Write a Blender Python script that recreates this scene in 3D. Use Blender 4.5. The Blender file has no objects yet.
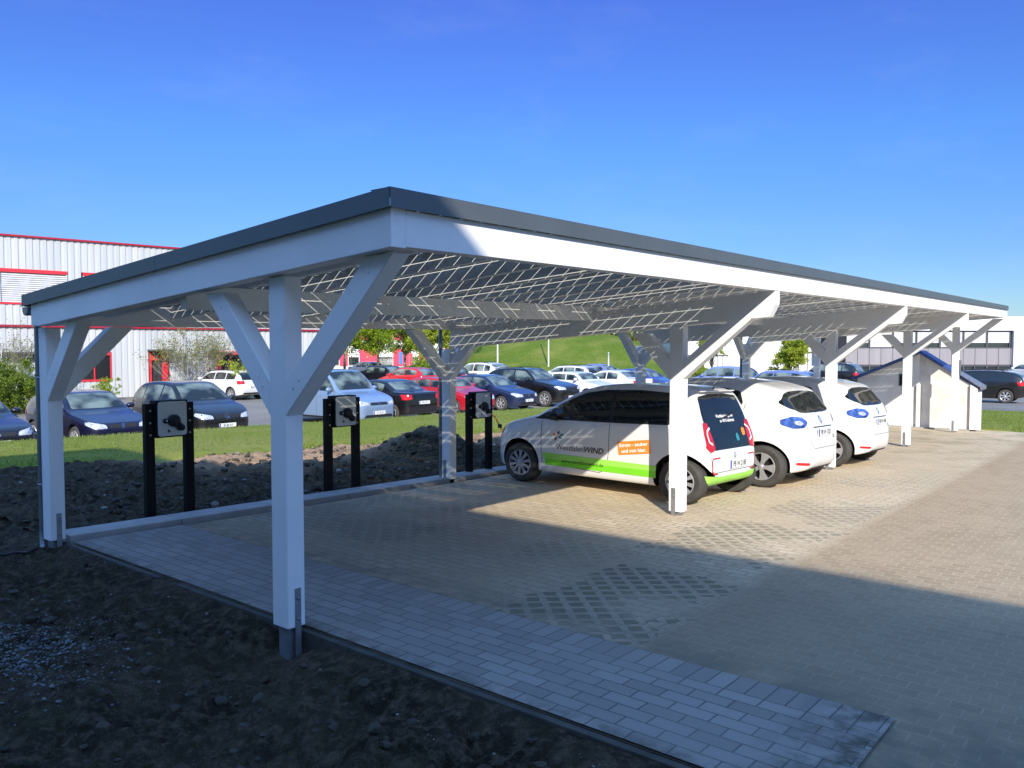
import bpy, bmesh, math, random
from mathutils import Vector, Matrix, noise
from mathutils.bvhtree import BVHTree
R=math.radians
SC=bpy.context.scene
COL=SC.collection
random.seed(7)

# ------------------------------------------------------------------ helpers
def tag(o,label=None,cat=None,group=None,kind=None):
    if label:o['label']=label
    if cat:o['category']=cat
    if group:o['group']=group
    if kind:o['kind']=kind
    return o
def empty(name,loc=(0,0,0),rz=0,label=None,cat=None,group=None,rot=None):
    o=bpy.data.objects.new(name,None);COL.objects.link(o)
    o.empty_display_size=.2
    o.location=loc;o.rotation_euler=rot or (0,0,rz)
    return tag(o,label,cat,group)
def link(name,me,mats=None,parent=None,smooth=None):
    if mats is not None:
        if not isinstance(mats,(list,tuple)):mats=[mats]
        me.materials.clear()
        for m in mats:me.materials.append(m)
    if smooth is not None:
        for p in me.polygons:p.use_smooth=True
        me.set_sharp_from_angle(angle=R(smooth))
    o=bpy.data.objects.new(name,me);COL.objects.link(o)
    if parent:o.parent=parent
    return o
def obj(name,bm,mats,parent=None,smooth=None):
    me=bpy.data.meshes.new(name);bm.to_mesh(me);bm.free()
    return link(name,me,mats,parent,smooth)
def copy_tree(o,parent=None):
    c=o.copy();COL.objects.link(c);c.parent=parent
    for ch in list(o.children):copy_tree(ch,c)
    return c
def quad(bm,pts,mi=0):
    f=bm.faces.new([bm.verts.new(p) for p in pts]);f.material_index=mi;return f
def box(bm,lo,hi,mi=0,M=None,bev=0):
    x0,y0,z0=lo;x1,y1,z1=hi
    c=[(x0,y0,z0),(x1,y0,z0),(x1,y1,z0),(x0,y1,z0),(x0,y0,z1),(x1,y0,z1),(x1,y1,z1),(x0,y1,z1)]
    if M:c=[M@Vector(p) for p in c]
    v=[bm.verts.new(p) for p in c];fs=[]
    for i in ((3,2,1,0),(4,5,6,7),(0,1,5,4),(1,2,6,5),(2,3,7,6),(3,0,4,7)):
        f=bm.faces.new([v[k] for k in i]);f.material_index=mi;fs.append(f)
    if bev:
        es=list({e for f in fs for e in f.edges})
        bmesh.ops.bevel(bm,geom=es,offset=bev,segments=2,affect='EDGES',profile=.5)
    return fs
def beam(bm,p,q,w,h,side=None,bev=.004,cutp=None,cutq=None,mi=0):
    """rectangular timber from p to q; w along 'side' vector, h across. cutp/cutq: plane normals for mitred ends"""
    p=Vector(p);q=Vector(q);d=(q-p).normalized()
    s=Vector(side).normalized() if side else Vector((0,0,1)).cross(d).normalized()
    n=s.cross(d).normalized()
    vs=[]
    for c,cut in ((p,cutp),(q,cutq)):
        for a,b in ((-1,-1),(1,-1),(1,1),(-1,1)):
            o=c+s*(a*w/2)+n*(b*h/2)
            if cut:
                cn=Vector(cut);t=(c-o).dot(cn)/d.dot(cn);o=o+d*t
            vs.append(bm.verts.new(o))
    fs=[]
    for i in ((3,2,1,0),(4,5,6,7),(0,1,5,4),(1,2,6,5),(2,3,7,6),(3,0,4,7)):
        f=bm.faces.new([vs[k] for k in i]);f.material_index=mi;fs.append(f)
    bmesh.ops.recalc_face_normals(bm,faces=fs)
    if bev:
        es=list({e for f in fs for e in f.edges})
        bmesh.ops.bevel(bm,geom=es,offset=bev,segments=1,affect='EDGES')
def tube(bm,pts,rad,n=8,mi=0,cap=True):
    pts=[Vector(p) for p in pts];rings=[]
    up=None
    for i,p in enumerate(pts):
        d=(pts[min(i+1,len(pts)-1)]-pts[max(i-1,0)]).normalized()
        if up is None: up=Vector((0,0,1)) if abs(d.z)<.9 else Vector((1,0,0))
        s=d.cross(up).normalized();u=s.cross(d).normalized();up=u
        r=rad[i] if isinstance(rad,(list,tuple)) else rad
        rings.append([bm.verts.new(p+s*(math.cos(2*math.pi*k/n)*r)+u*(math.sin(2*math.pi*k/n)*r)) for k in range(n)])
    for a,b in zip(rings,rings[1:]):
        for k in range(n):
            f=bm.faces.new((a[k],a[(k+1)%n],b[(k+1)%n],b[k]));f.material_index=mi;f.smooth=True
    if cap:
        for r,rev in ((rings[0],True),(rings[-1],False)):
            f=bm.faces.new(r[::-1] if not rev else r);f.material_index=mi
def lathe(bm,prof,n=28,axis='Y',mi=0,c=(0,0,0)):
    """prof list of (radius, axial)"""
    rings=[];c=Vector(c)
    for r,a in prof:
        ring=[]
        for k in range(n):
            t=2*math.pi*k/n
            if axis=='Y':p=Vector((r*math.cos(t),a,r*math.sin(t)))
            elif axis=='Z':p=Vector((r*math.cos(t),r*math.sin(t),a))
            else:p=Vector((a,r*math.cos(t),r*math.sin(t)))
            ring.append(bm.verts.new(p+c))
        rings.append(ring)
    for a,b in zip(rings,rings[1:]):
        for k in range(n):
            f=bm.faces.new((a[k],a[(k+1)%n],b[(k+1)%n],b[k]));f.material_index=mi;f.smooth=True
    return rings
def prism(bm,poly,y0,y1,M=None,mi=0):
    """poly in (x,z), extruded along y"""
    a=[Vector((x,y0,z)) for x,z in poly];b=[Vector((x,y1,z)) for x,z in poly]
    if M:a=[M@p for p in a];b=[M@p for p in b]
    va=[bm.verts.new(p) for p in a];vb=[bm.verts.new(p) for p in b];n=len(poly)
    fs=[bm.faces.new(va),bm.faces.new(vb[::-1])]
    for i in range(n):fs.append(bm.faces.new((va[i],vb[i],vb[(i+1)%n],va[(i+1)%n])))
    for f in fs:f.material_index=mi
    bmesh.ops.recalc_face_normals(bm,faces=fs)
# camera frame: world X runs along the carport's long side, Y across it
CAM=Vector((-2.745,-3.919,1.65))
FW=Vector((.7750,.6320));RT=Vector((.6320,-.7750))
def at(px,depth,z=0):
    X=(px-512)/799.2*depth
    return Vector((CAM.x+FW.x*depth+RT.x*X,CAM.y+FW.y*depth+RT.y*X,z))
CAMANG=math.atan2(FW.y,FW.x)
def sm(x,a,b):
    t=max(0,min(1,(x-a)/(b-a)));return t*t*(3-2*t)
def zg(a,b):
    s=-.021*max(-6,min(42,a))
    t=sm(b,12.4,13.6)
    return s*(1-t)+(-.88)*t
def grid(bm,xs,ys,zf,mi=0):
    V=[[bm.verts.new((x,y,zf(x,y))) for y in ys] for x in xs]
    for i in range(len(xs)-1):
        for j in range(len(ys)-1):
            f=bm.faces.new((V[i][j],V[i+1][j],V[i+1][j+1],V[i][j+1]));f.material_index=mi;f.smooth=True
def lin(a,b,n):return [a+(b-a)*i/n for i in range(n+1)]
def pchip(pts):
    xs=[p[0] for p in pts];ys=[p[1] for p in pts];n=len(xs)
    h=[xs[i+1]-xs[i] for i in range(n-1)];d=[(ys[i+1]-ys[i])/h[i] for i in range(n-1)]
    m=[d[0]]+[0 if d[i-1]*d[i]<=0 else 2*d[i-1]*d[i]/(d[i-1]+d[i]) for i in range(1,n-1)]+[d[-1]]
    def f(x):
        if x<=xs[0]:return ys[0]
        if x>=xs[-1]:return ys[-1]
        i=0
        while x>xs[i+1]:i+=1
        t=(x-xs[i])/h[i]
        return (ys[i]*(1+2*t)*(1-t)**2+m[i]*h[i]*t*(1-t)**2+ys[i+1]*t*t*(3-2*t)+m[i+1]*h[i]*t*t*(t-1))
    return f

# ------------------------------------------------------------------ materials
class NT:
    def __init__(s,name):
        s.m=bpy.data.materials.new(name);s.m.use_nodes=True;s.t=s.m.node_tree
        s.t.nodes.clear()
        s.out=s.t.nodes.new('ShaderNodeOutputMaterial')
    def n(s,typ,**kw):
        nd=s.t.nodes.new(typ)
        for k,v in kw.items():
            if k=='ins':
                for a,b in v.items():
                    if isinstance(b,bpy.types.NodeSocket):s.t.links.new(b,nd.inputs[a])
                    else:nd.inputs[a].default_value=b
            else:setattr(nd,k,v)
        return nd
    def l(s,a,b):s.t.links.new(a,b)
    def math(s,op,a,b=None,c=None,clamp=False):
        nd=s.n('ShaderNodeMath',operation=op,use_clamp=clamp)
        for i,v in enumerate((a,b,c)):
            if v is None:continue
            if isinstance(v,bpy.types.NodeSocket):s.l(v,nd.inputs[i])
            else:nd.inputs[i].default_value=v
        return nd.outputs[0]
    def mix(s,f,a,b,bt='MIX'):
        nd=s.n('ShaderNodeMix',data_type='RGBA',blend_type=bt)
        for i,v in ((0,f),(6,a),(7,b)):
            if isinstance(v,bpy.types.NodeSocket):s.l(v,nd.inputs[i])
            else:nd.inputs[i].default_value=v if i==0 else (*v,1) if len(v)==3 else v
        return nd.outputs[2]
    def ramp(s,f,stops,interp='LINEAR'):
        nd=s.n('ShaderNodeValToRGB');nd.color_ramp.interpolation=interp
        e=nd.color_ramp.elements
        while len(e)<len(stops):e.new(.5)
        for el,(p,c) in zip(e,stops):
            el.position=p;el.color=(c,c,c,1) if isinstance(c,(int,float)) else (*c,1)
        s.l(f,nd.inputs[0]);return nd.outputs[0]
    def noise(s,scale,vec=None,detail=4,rough=.55,dist=0,out=0):
        nd=s.n('ShaderNodeTexNoise',ins={'Scale':scale,'Detail':detail,'Roughness':rough,'Distortion':dist})
        if vec is not None:s.l(vec,nd.inputs['Vector'])
        return nd.outputs[out]
    def obj(s):return s.n('ShaderNodeTexCoord').outputs['Object']
    def mapping(s,vec,rot=(0,0,0),scale=(1,1,1),loc=(0,0,0)):
        nd=s.n('ShaderNodeMapping',ins={'Rotation':rot,'Scale':scale,'Location':loc});s.l(vec,nd.inputs[0]);return nd.outputs[0]
    def bump(s,h,st=.3,dist=.01):
        return s.n('ShaderNodeBump',ins={'Strength':st,'Distance':dist,'Height':h}).outputs[0]
    def bsdf(s,col,rough=.5,metal=0,normal=None,spec=.5,**kw):
        nd=s.n('ShaderNodeBsdfPrincipled')
        for k,v in (('Base Color',col),('Roughness',rough),('Metallic',metal),('Specular IOR Level',spec),*kw.items()):
            if isinstance(v,bpy.types.NodeSocket):s.l(v,nd.inputs[k])
            else:nd.inputs[k].default_value=(*v,1) if isinstance(v,tuple) and len(v)==3 else v
        if normal is not None:s.l(normal,nd.inputs['Normal'])
        return nd.outputs[0]
    def done(s,sh,disp=None):
        s.l(sh,s.out.inputs[0]);return s.m
def hx(r,g,b):
    f=lambda c:((c/255+.055)/1.055)**2.4 if c>10 else c/255/12.92
    return (f(r),f(g),f(b))
_mc={}
def plain(name,col,rough=.5,metal=0,var=.08,bump=0,scale=6,spec=.5,**kw):
    k=(name,)
    if k in _mc:return _mc[k]
    t=NT(name);o=t.obj()
    nz=t.noise(scale,o,3)
    lo=tuple(c*(1-var) for c in col);hi=tuple(min(1,c*(1+var)) for c in col)
    c=t.mix(t.ramp(nz,[(.3,0),(.7,1)]),lo,hi)
    nm=t.bump(t.noise(scale*12,o,3),bump,.004) if bump else None
    rr=t.math('MULTIPLY_ADD',nz,rough*.3,rough*.85)
    m=t.done(t.bsdf(c,rr,metal,nm,spec,**kw));_mc[k]=m;return m
def paint(name,col,metal=0,rough=.35,coat=.8,dirt=.12):
    k=(name,)
    if k in _mc:return _mc[k]
    t=NT(name);o=t.obj()
    nz=t.noise(3,o,4)
    z=t.n('ShaderNodeSeparateXYZ');t.l(o,z.inputs[0])
    low=t.ramp(z.outputs[2],[(.15,1),(.5,0)])
    d=t.math('MULTIPLY',t.math('MULTIPLY_ADD',low,.7,.3),t.math('MULTIPLY',nz,dirt*2),clamp=True)
    c=t.mix(d,col,(.25,.21,.17))
    rr=t.math('MULTIPLY_ADD',nz,.15,rough)
    m=t.done(t.bsdf(c,rr,metal,None,.5,**{'Coat Weight':coat,'Coat Roughness':.06}));_mc[k]=m;return m

def mat_timber():
    t=NT('white_painted_timber');o=t.obj()
    n1=t.noise(2.2,o,4);n2=t.noise(60,t.mapping(o,scale=(1,1,.15)),3)
    c=t.mix(t.ramp(n1,[(.3,0),(.75,1)]),(.82,.825,.82),(.90,.90,.89))
    c=t.mix(t.ramp(t.noise(9,o,5),[(.62,0),(.8,.25)]),c,(.5,.48,.43))
    return t.done(t.bsdf(c,.55,0,t.bump(n2,.12,.002),.3))
def mat_glassroof():
    t=NT('solar_glass');o=t.obj()
    s=t.n('ShaderNodeSeparateXYZ');t.l(o,s.inputs[0])
    def gap(ax,p,w):
        f=t.math('FRACT',t.math('DIVIDE',t.math('ADD',ax,100.0),p))
        a=t.math('ABSOLUTE',t.math('SUBTRACT',f,.5))
        return t.math('GREATER_THAN',a,.5-w/p/2)
    g=t.math('MAXIMUM',gap(s.outputs[0],.162,.0068),gap(s.outputs[1],.162,.0068))
    # frameless module borders stay opaque (rubber seals over the rafters)
    m1=gap(s.outputs[0],.60,.07)
    g=t.math('MULTIPLY',g,t.math('SUBTRACT',1.0,m1))
    cell=t.bsdf(t.mix(t.noise(3,o,3),(.075,.085,.085),(.115,.13,.128)),.18,0,None,.5)
    tr=t.n('ShaderNodeBsdfTransparent',ins={0:(.92,.95,.94,1)}).outputs[0]
    tl=t.n('ShaderNodeBsdfTranslucent',ins={0:(.8,.85,.85,1)}).outputs[0]
    mx=t.n('ShaderNodeMixShader',ins={0:.12});t.l(tr,mx.inputs[1]);t.l(tl,mx.inputs[2])
    m2=t.n('ShaderNodeMixShader');t.l(g,m2.inputs[0]);t.l(cell,m2.inputs[1]);t.l(mx.outputs[0],m2.inputs[2])
    return t.done(m2.outputs[0])
def brick(t,vec,bw,rh,c1,c2,mortar,ms=.006,off=.5,smooth=.1,bias=0):
    nd=t.n('ShaderNodeTexBrick',offset=off,ins={'Scale':1.0,'Mortar Size':ms,'Mortar Smooth':smooth,'Bias':bias,'Brick Width':bw,'Row Height':rh,
        'Color1':(*c1,1),'Color2':(*c2,1),'Mortar':(*mortar,1)})
    t.l(vec,nd.inputs[0]);return nd.outputs[0],nd.outputs[1]
def mat_path():
    t=NT('light_grey_path_pavers');o=t.obj()
    w=t.n('ShaderNodeVectorMath',operation='ADD');t.l(o,w.inputs[0])
    j=t.n('ShaderNodeVectorMath',operation='SCALE',ins={3:.006});t.l(t.noise(5,o,2,out=1),j.inputs[0]);t.l(j.outputs[0],w.inputs[1])
    v=t.mapping(w.outputs[0],rot=(0,0,R(90)))
    c1=(.215,.20,.18);c2=(.30,.28,.25);mo=(.07,.072,.072)
    ca,fa=brick(t,v,.2,.097,c1,c2,mo,.004,.5)
    v2=t.mapping(w.outputs[0],loc=(-.872,0,0))
    cb,fb=brick(t,t.mapping(v2,rot=(0,0,0)),.2,.1,c1,c2,mo,.004,0)
    s=t.n('ShaderNodeSeparateXYZ');t.l(o,s.inputs[0])
    k=t.math('GREATER_THAN',s.outputs[0],.872)
    c=t.mix(k,ca,cb)
    f=t.n('ShaderNodeMix',ins={0:k,2:fa,3:fb});fac=f.outputs[0]
    c=t.mix(t.math('MULTIPLY',t.ramp(t.noise(1.6,o,5),[(.4,0),(.75,1)]),.45),c,(.27,.25,.22))
    c=t.mix(t.ramp(t.noise(140,o,2),[(.3,.0),(.8,.3)]),c,(.3,.29,.27))
    ey=t.n('ShaderNodeMapRange',ins={0:s.outputs[1],1:-2.6,2:-3.0});c=t.mix(t.math('MULTIPLY',ey.outputs[0],t.ramp(t.noise(5,o,5,.7),[(.42,0),(.58,.9)])),c,(.06,.065,.045))
    ex=t.n('ShaderNodeMapRange',ins={0:s.outputs[0],1:.22,2:.1});c=t.mix(t.math('MULTIPLY',ex.outputs[0],t.ramp(t.noise(6,o,5,.7),[(.4,0),(.6,.7)])),c,(.07,.065,.05))
    h=t.math('ADD',t.math('MULTIPLY',t.math('SUBTRACT',1.0,fac),1.0),t.math('MULTIPLY',t.noise(90,o,3),.25))
    return t.done(t.bsdf(c,.85,0,t.bump(h,.5,.006),.2))
def mat_paving():
    t=NT('sandy_concrete_block_paving');o=t.obj()
    w=t.n('ShaderNodeVectorMath',operation='ADD');t.l(o,w.inputs[0])
    j=t.n('ShaderNodeVectorMath',operation='SCALE',ins={3:.012});t.l(t.noise(3,o,2,out=1),j.inputs[0]);t.l(j.outputs[0],w.inputs[1])
    wv=w.outputs[0]
    s=t.n('ShaderNodeSeparateXYZ');t.l(wv,s.inputs[0]);X,Y=s.outputs[0],s.outputs[1]
    # drive blocks
    cd,fd=brick(t,t.mapping(wv,rot=(0,0,R(90))),.135,.1,(.40,.29,.175),(.49,.365,.225),(.57,.45,.29),.0055,.5)
    # bay blocks
    cb,fb=brick(t,t.mapping(wv,rot=(0,0,R(90))),.2,.1,(.62,.50,.33),(.80,.66,.46),(.36,.285,.19),.008,.5)
    inbay=t.n('ShaderNodeMapRange',ins={0:t.math('ADD',Y,t.math('MULTIPLY',t.noise(9,o,4,.7),.3)),1:-1.58,2:-1.36}).outputs[0]
    nearend=t.math('LESS_THAN',X,19.5)
    c=t.mix(inbay,cd,cb)
    nb=t.noise(.55,o,5,.6)
    # sand washed over the bays
    sand=t.mix(t.noise(30,o,4),(.66,.52,.33),(.84,.68,.45))
    sf=t.math('MULTIPLY',inbay,t.ramp(nb,[(.35,.0),(.68,.75)]))
    c=t.mix(sf,c,sand)
    sf2=t.ramp(t.noise(1.1,o,5,.6),[(.4,.0),(.75,.5)])
    c=t.mix(sf2,c,t.mix(t.noise(25,o,4),(.50,.37,.23),(.62,.47,.30)))
    # grass-paver lattice holes in worn patches
    r=math.pi/180
    def tri(ax,p,off=0.0):
        f=t.math('FRACT',t.math('DIVIDE',t.math('ADD',ax,50.0+off),p))
        return t.math('ABSOLUTE',t.math('SUBTRACT',f,.5))
    row=t.math('FLOOR',t.math('DIVIDE',t.math('ADD',X,50.0),.15))
    odd=t.math('MULTIPLY',t.math('MODULO',row,2.0),.012)
    U=t.math('MULTIPLY',t.math('ADD',X,Y),.7071);V=t.math('MULTIPLY',t.math('SUBTRACT',X,Y),.7071)
    h1=t.math('LESS_THAN',tri(U,.124),.33)
    h2=t.math('LESS_THAN',tri(V,.135),.33)
    hole=t.math('MULTIPLY',h1,h2)
    # patch regions : strips of lattice pavers in each bay
    def band(ax,lo,hi):
        return t.math('MULTIPLY',t.math('GREATER_THAN',ax,lo),t.math('LESS_THAN',ax,hi))
    jx=t.math('MULTIPLY_ADD',t.noise(2.5,o,3),.7,-.35)
    X0,Y0=X,Y;X=t.math('ADD',X,jx);Y=t.math('ADD',Y,t.math('MULTIPLY',jx,-.8))
    reg=None
    for x0,x1,y0,y1,k in ((1.1,2.7,-1.62,-.65,1),(1.8,3.9,1.3,3.15,.42),(3.3,5.0,-1.58,-.45,.62),(4.0,4.7,2.5,3.15,.4),(5.2,7.0,-1.58,-.6,.5),(2.2,3.1,-.5,.25,.35),(8.1,11.5,-1.58,-.5,.3)):
        q=t.math('MULTIPLY',t.math('MULTIPLY',band(X,x0,x1),band(Y,y0,y1)),float(k))
        reg=q if reg is None else t.math('MAXIMUM',reg,q)
    X,Y=X0,Y0
    pn=t.ramp(t.noise(.9,t.mapping(o,loc=(3.1,1.7,0)),3,.5),[(.42,0),(.52,1)])
    hm=t.math('MULTIPLY',t.math('MULTIPLY',hole,reg),pn)
    # the slab faces between the holes are paler and clean
    pale=t.math('MULTIPLY',reg,pn)
    c=t.mix(t.math('MULTIPLY',pale,.4),c,(.50,.43,.33))
    gn=t.ramp(t.noise(1.3,o,2),[(.45,0),(.6,1)])
    hc=t.mix(gn,(.10,.085,.05),(.12,.15,.04))
    c=t.mix(t.math('MULTIPLY',hm,.74),c,hc)
    # weeds toward the far bays and dirt near the path
    wd=t.math('MULTIPLY',t.ramp(X,[(.45,0),(1.0,0)]) ,0.0)
    gx=t.n('ShaderNodeMapRange',ins={0:X,1:9.0,2:19.0});gmask=t.math('MULTIPLY',gx.outputs[0],t.ramp(t.noise(1.5,o,5,.65),[(.5,0),(.68,.7)]))
    c=t.mix(t.math('MULTIPLY',gmask,inbay),c,(.17,.19,.06))
    e1=t.n('ShaderNodeMapRange',ins={0:X,1:1.5,2:1.05});e=t.math('MULTIPLY',e1.outputs[0],t.ramp(t.noise(4,o,4),[(.35,0),(.6,.8)]))
    c=t.mix(e,c,(.12,.115,.085))
    c=t.mix(t.ramp(t.noise(120,o,2),[(.35,0),(.75,.45)]),c,(.17,.15,.12))
    c=t.mix(t.ramp(t.noise(22,o,5,.7),[(.5,0),(.75,.55)]),c,(.25,.20,.14))
    shade_mask=t.n('ShaderNodeMapRange',ins={0:t.math('ADD',X,t.math('MULTIPLY',t.noise(1.2,o,4),1.2)),1:4.6,2:3.2}).outputs[0]  # shade of the building behind, painted into the paving on the path side
    c=t.mix(t.math('MULTIPLY',shade_mask,.5),c,(.14,.135,.11))
    fac=t.n('ShaderNodeMix',ins={0:inbay,2:fd,3:fb}).outputs[0]
    h=t.math('SUBTRACT',t.math('SUBTRACT',t.math('MULTIPLY',t.noise(70,o,3),.5),t.math('MULTIPLY',fac,.6)),t.math('MULTIPLY',hm,2.2))
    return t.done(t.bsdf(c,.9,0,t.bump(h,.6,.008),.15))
def mat_soil():
    t=NT('dark_garden_soil');o=t.obj()
    n=t.noise(1.3,o,6,.65);n2=t.noise(14,o,6,.7);n3=t.noise(70,o,4,.7)
    c=t.mix(t.ramp(n,[(.35,0),(.7,1)]),(.022,.018,.013),(.10,.078,.052))
    c=t.mix(t.ramp(n2,[(.45,0),(.7,.9)]),c,(.19,.15,.105))
    s=t.n('ShaderNodeSeparateXYZ');t.l(o,s.inputs[0])
    # sunlight on the far bank, painted into the soil as a paler tone
    far=t.n('ShaderNodeMapRange',ins={0:s.outputs[1],1:5.4,2:6.3})
    fx=t.n('ShaderNodeMapRange',ins={0:s.outputs[0],1:2.4,2:3.6})
    c=t.mix(t.math('MULTIPLY',t.math('MULTIPLY',far.outputs[0],fx.outputs[0]),t.ramp(t.noise(1.8,o,5,.65),[(.32,.15),(.5,1)])),c,t.mix(n3,(.40,.25,.15),(.60,.42,.27)))
    c=t.mix(t.ramp(t.noise(3.2,t.mapping(o,loc=(5,2,0)),6,.75),[(.50,0),(.75,.6)]),c,(.055,.07,.028))
    c=t.mix(t.ramp(t.noise(48,o,2),[(.70,0),(.76,.8)]),c,(.26,.25,.23))
    h=t.math('ADD',t.math('MULTIPLY',n2,1.0),t.math('MULTIPLY',n3,.5))
    return t.done(t.bsdf(c,.95,0,t.bump(h,1.0,.06),.1))
def mat_grass(name='lawn_grass',a=(.17,.21,.03),b=(.27,.30,.055),dry=(.42,.37,.15),dryf=.5,big=.25):
    t=NT(name);o=t.obj()
    n=t.noise(big,o,5,.6);n2=t.noise(6,o,6,.7);n3=t.noise(60,o,3,.7)
    c=t.mix(t.ramp(n2,[(.35,0),(.65,1)]),a,b)
    c=t.mix(t.math('MULTIPLY',t.ramp(n,[(.45,0),(.7,1)]),dryf),c,dry)
    c=t.mix(t.ramp(n3,[(.4,0),(.7,.5)]),c,tuple(x*.4 for x in a))
    c=t.mix(t.ramp(t.noise(28,o,2),[(.72,0),(.78,.6)]),c,(.6,.6,.5))
    return t.done(t.bsdf(c,.9,0,t.bump(n3,.8,.03),.1))
def mat_asphalt():
    t=NT('worn_asphalt');o=t.obj()
    c=t.mix(t.ramp(t.noise(.4,o,5,.6),[(.35,0),(.7,1)]),(.22,.205,.18),(.32,.295,.255))
    c=t.mix(t.ramp(t.noise(90,o,2),[(.3,.5),(.8,0)]),c,(.12,.12,.12))
    return t.done(t.bsdf(c,.9,0,t.bump(t.noise(120,o,2),.4,.004),.2))
def mat_leaf(name,a,b,trans=.35):
    t=NT(name)
    r=t.n('ShaderNodeObjectInfo').outputs['Random']
    g=t.n('ShaderNodeNewGeometry').outputs['Random Per Island']
    c=t.mix(g,a,b)
    d=t.bsdf(c,.55,0,None,.3)
    tl=t.n('ShaderNodeBsdfTranslucent');t.l(t.mix(.5,c,(.35,.45,.03)),tl.inputs[0])
    m=t.n('ShaderNodeMixShader',ins={0:trans});t.l(d,m.inputs[1]);t.l(tl.outputs[0],m.inputs[2])
    return t.done(m.outputs[0])
M={}
M['timber']=mat_timber()
M['solar']=mat_glassroof()
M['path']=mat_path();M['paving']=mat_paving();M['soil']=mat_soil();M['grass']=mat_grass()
M['meadow']=mat_grass('meadow_ground',(.09,.14,.03),(.15,.22,.05),(.28,.26,.12),.4,.05)
M['hill']=mat_grass('embankment_grass',(.07,.12,.014),(.16,.23,.028),(.24,.25,.06),.8,.35)
M['asphalt']=mat_asphalt()
M['concrete']=plain('grey_concrete',(.34,.335,.32),.85,0,.15,.4,4)
M['kerb']=plain('pale_kerb_concrete',(.38,.38,.37),.85,0,.12,.3,5)
M['trim']=plain('grey_sheet_metal_trim',(.125,.145,.155),.42,.35,.08,0,2)
M['zinc']=plain('zinc_grey_metal',(.22,.24,.26),.4,.7,.1)
M['galv']=plain('galvanised_steel',(.30,.31,.33),.45,.6,.15,0,12)
M['black']=plain('black_powder_coated_steel',(.007,.007,.008),.6,0,.1,spec=.2)
M['blackplastic']=plain('black_plastic',(.015,.015,.017),.6,0,.1)
M['rubber']=plain('tyre_rubber',(.055,.052,.047),.85,0,.25,0,9)
M['archdark']=plain('wheel_well_dark',(.008,.008,.008),.9)
M['alloy']=plain('silver_alloy',(.55,.55,.56),.35,.55,.08)
M['hubcap']=plain('grey_silver_hubcap',(.42,.42,.43),.4,.4,.1)
M['carglass']=plain('dark_car_glass',(.010,.014,.014),.04,0,.2,0,2,.7)
def mat_glass2():
    t=NT('tinted_green_car_glass');o=t.obj()
    n=t.noise(1.6,t.mapping(o,scale=(1,1,1.6)),2,.4)
    c=t.mix(t.ramp(n,[(.42,0),(.62,1)]),(.012,.018,.02),(.17,.22,.20))
    return t.done(t.bsdf(c,.05,0,None,.7))
M['carglass2']=mat_glass2()
M['chrome']=plain('chrome',(.7,.7,.72),.12,1.0,.03)
M['plate']=plain('white_number_plate',(.75,.76,.74),.4)
M['euro']=plain('blue_plate_strip',hx(30,60,170),.4)
M['ink']=plain('black_lettering',(.02,.02,.02),.6)
M['white']=plain('white_lettering',(.85,.85,.85),.6)
M['red_lamp']=plain('red_lamp_lens',(.50,.012,.015),.15,0,.2,0,20,.8)
M['lamp']=plain('clear_lamp_lens',(.55,.58,.60),.1,.3,.35,0,18,.8)
M['bluelamp']=plain('blue_tinted_lamp_lens',(.06,.13,.45),.1,.25,.9,0,14,.9)
M['green']=plain('bright_green_film',hx(122,214,42),.4,0,.04)
M['lime']=plain('pale_green_film',hx(160,228,90),.4,0,.04)
M['orange']=plain('orange_sticker',hx(250,140,50),.5,0,.04)
M['teal']=plain('teal_film',hx(40,130,140),.5)
M['greyfilm']=plain('dark_grey_lettering',(.07,.07,.075),.5)
M['amber']=plain('amber_lamp',(.6,.2,.02),.2)
M['panel']=plain('light_grey_charger_front',(.66,.69,.69),.45,0,.05)
M['redframe']=plain('red_window_frame',hx(205,50,60),.4)
M['redframe2']=plain('red_metal_edge',hx(165,30,50),.45)
# ------------------------------------------------------------------ world, sun, camera
SUN=Vector((1.33,1.27,-1)).normalized()      # direction the light travels
w=bpy.data.worlds.new('World');SC.world=w;w.use_nodes=True
nt=w.node_tree;nt.nodes.clear()
wo=nt.nodes.new('ShaderNodeOutputWorld');bg=nt.nodes.new('ShaderNodeBackground');sky=nt.nodes.new('ShaderNodeTexSky')
sky.sky_type='NISHITA';sky.sun_disc=False
sky.sun_elevation=math.asin(-SUN.z)
sky.sun_rotation=math.atan2(-SUN.x,-SUN.y)
sky.air_density=1.0;sky.dust_density=.25;sky.ozone_density=2.2;sky.altitude=200
hs=nt.nodes.new('ShaderNodeHueSaturation');hs.inputs['Saturation'].default_value=1.0;hs.inputs['Value'].default_value=4.0
mul=nt.nodes.new('ShaderNodeMix');mul.data_type='RGBA';mul.blend_type='MULTIPLY';mul.inputs[0].default_value=1;
tc=nt.nodes.new('ShaderNodeTexCoord');sx=nt.nodes.new('ShaderNodeSeparateXYZ');nt.links.new(tc.outputs['Generated'],sx.inputs[0])
cr=nt.nodes.new('ShaderNodeValToRGB');el=cr.color_ramp.elements
for _ in range(4):el.new(.5)
for e_,(p_,c_) in zip(el,((0,(.115,.152,.20)),(.11,(.092,.138,.218)),(.24,(.090,.158,.28)),(.40,(.096,.134,.312)),(.60,(.55,.68,.82)),(.9,(.74,.89,1.0)))):
    e_.position=p_;e_.color=(*c_,1)
nt.links.new(sx.outputs[2],cr.inputs[0]);nt.links.new(cr.outputs[0],mul.inputs[7])
nt.links.new(sky.outputs[0],hs.inputs['Color']);nt.links.new(hs.outputs[0],mul.inputs[6]);
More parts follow.
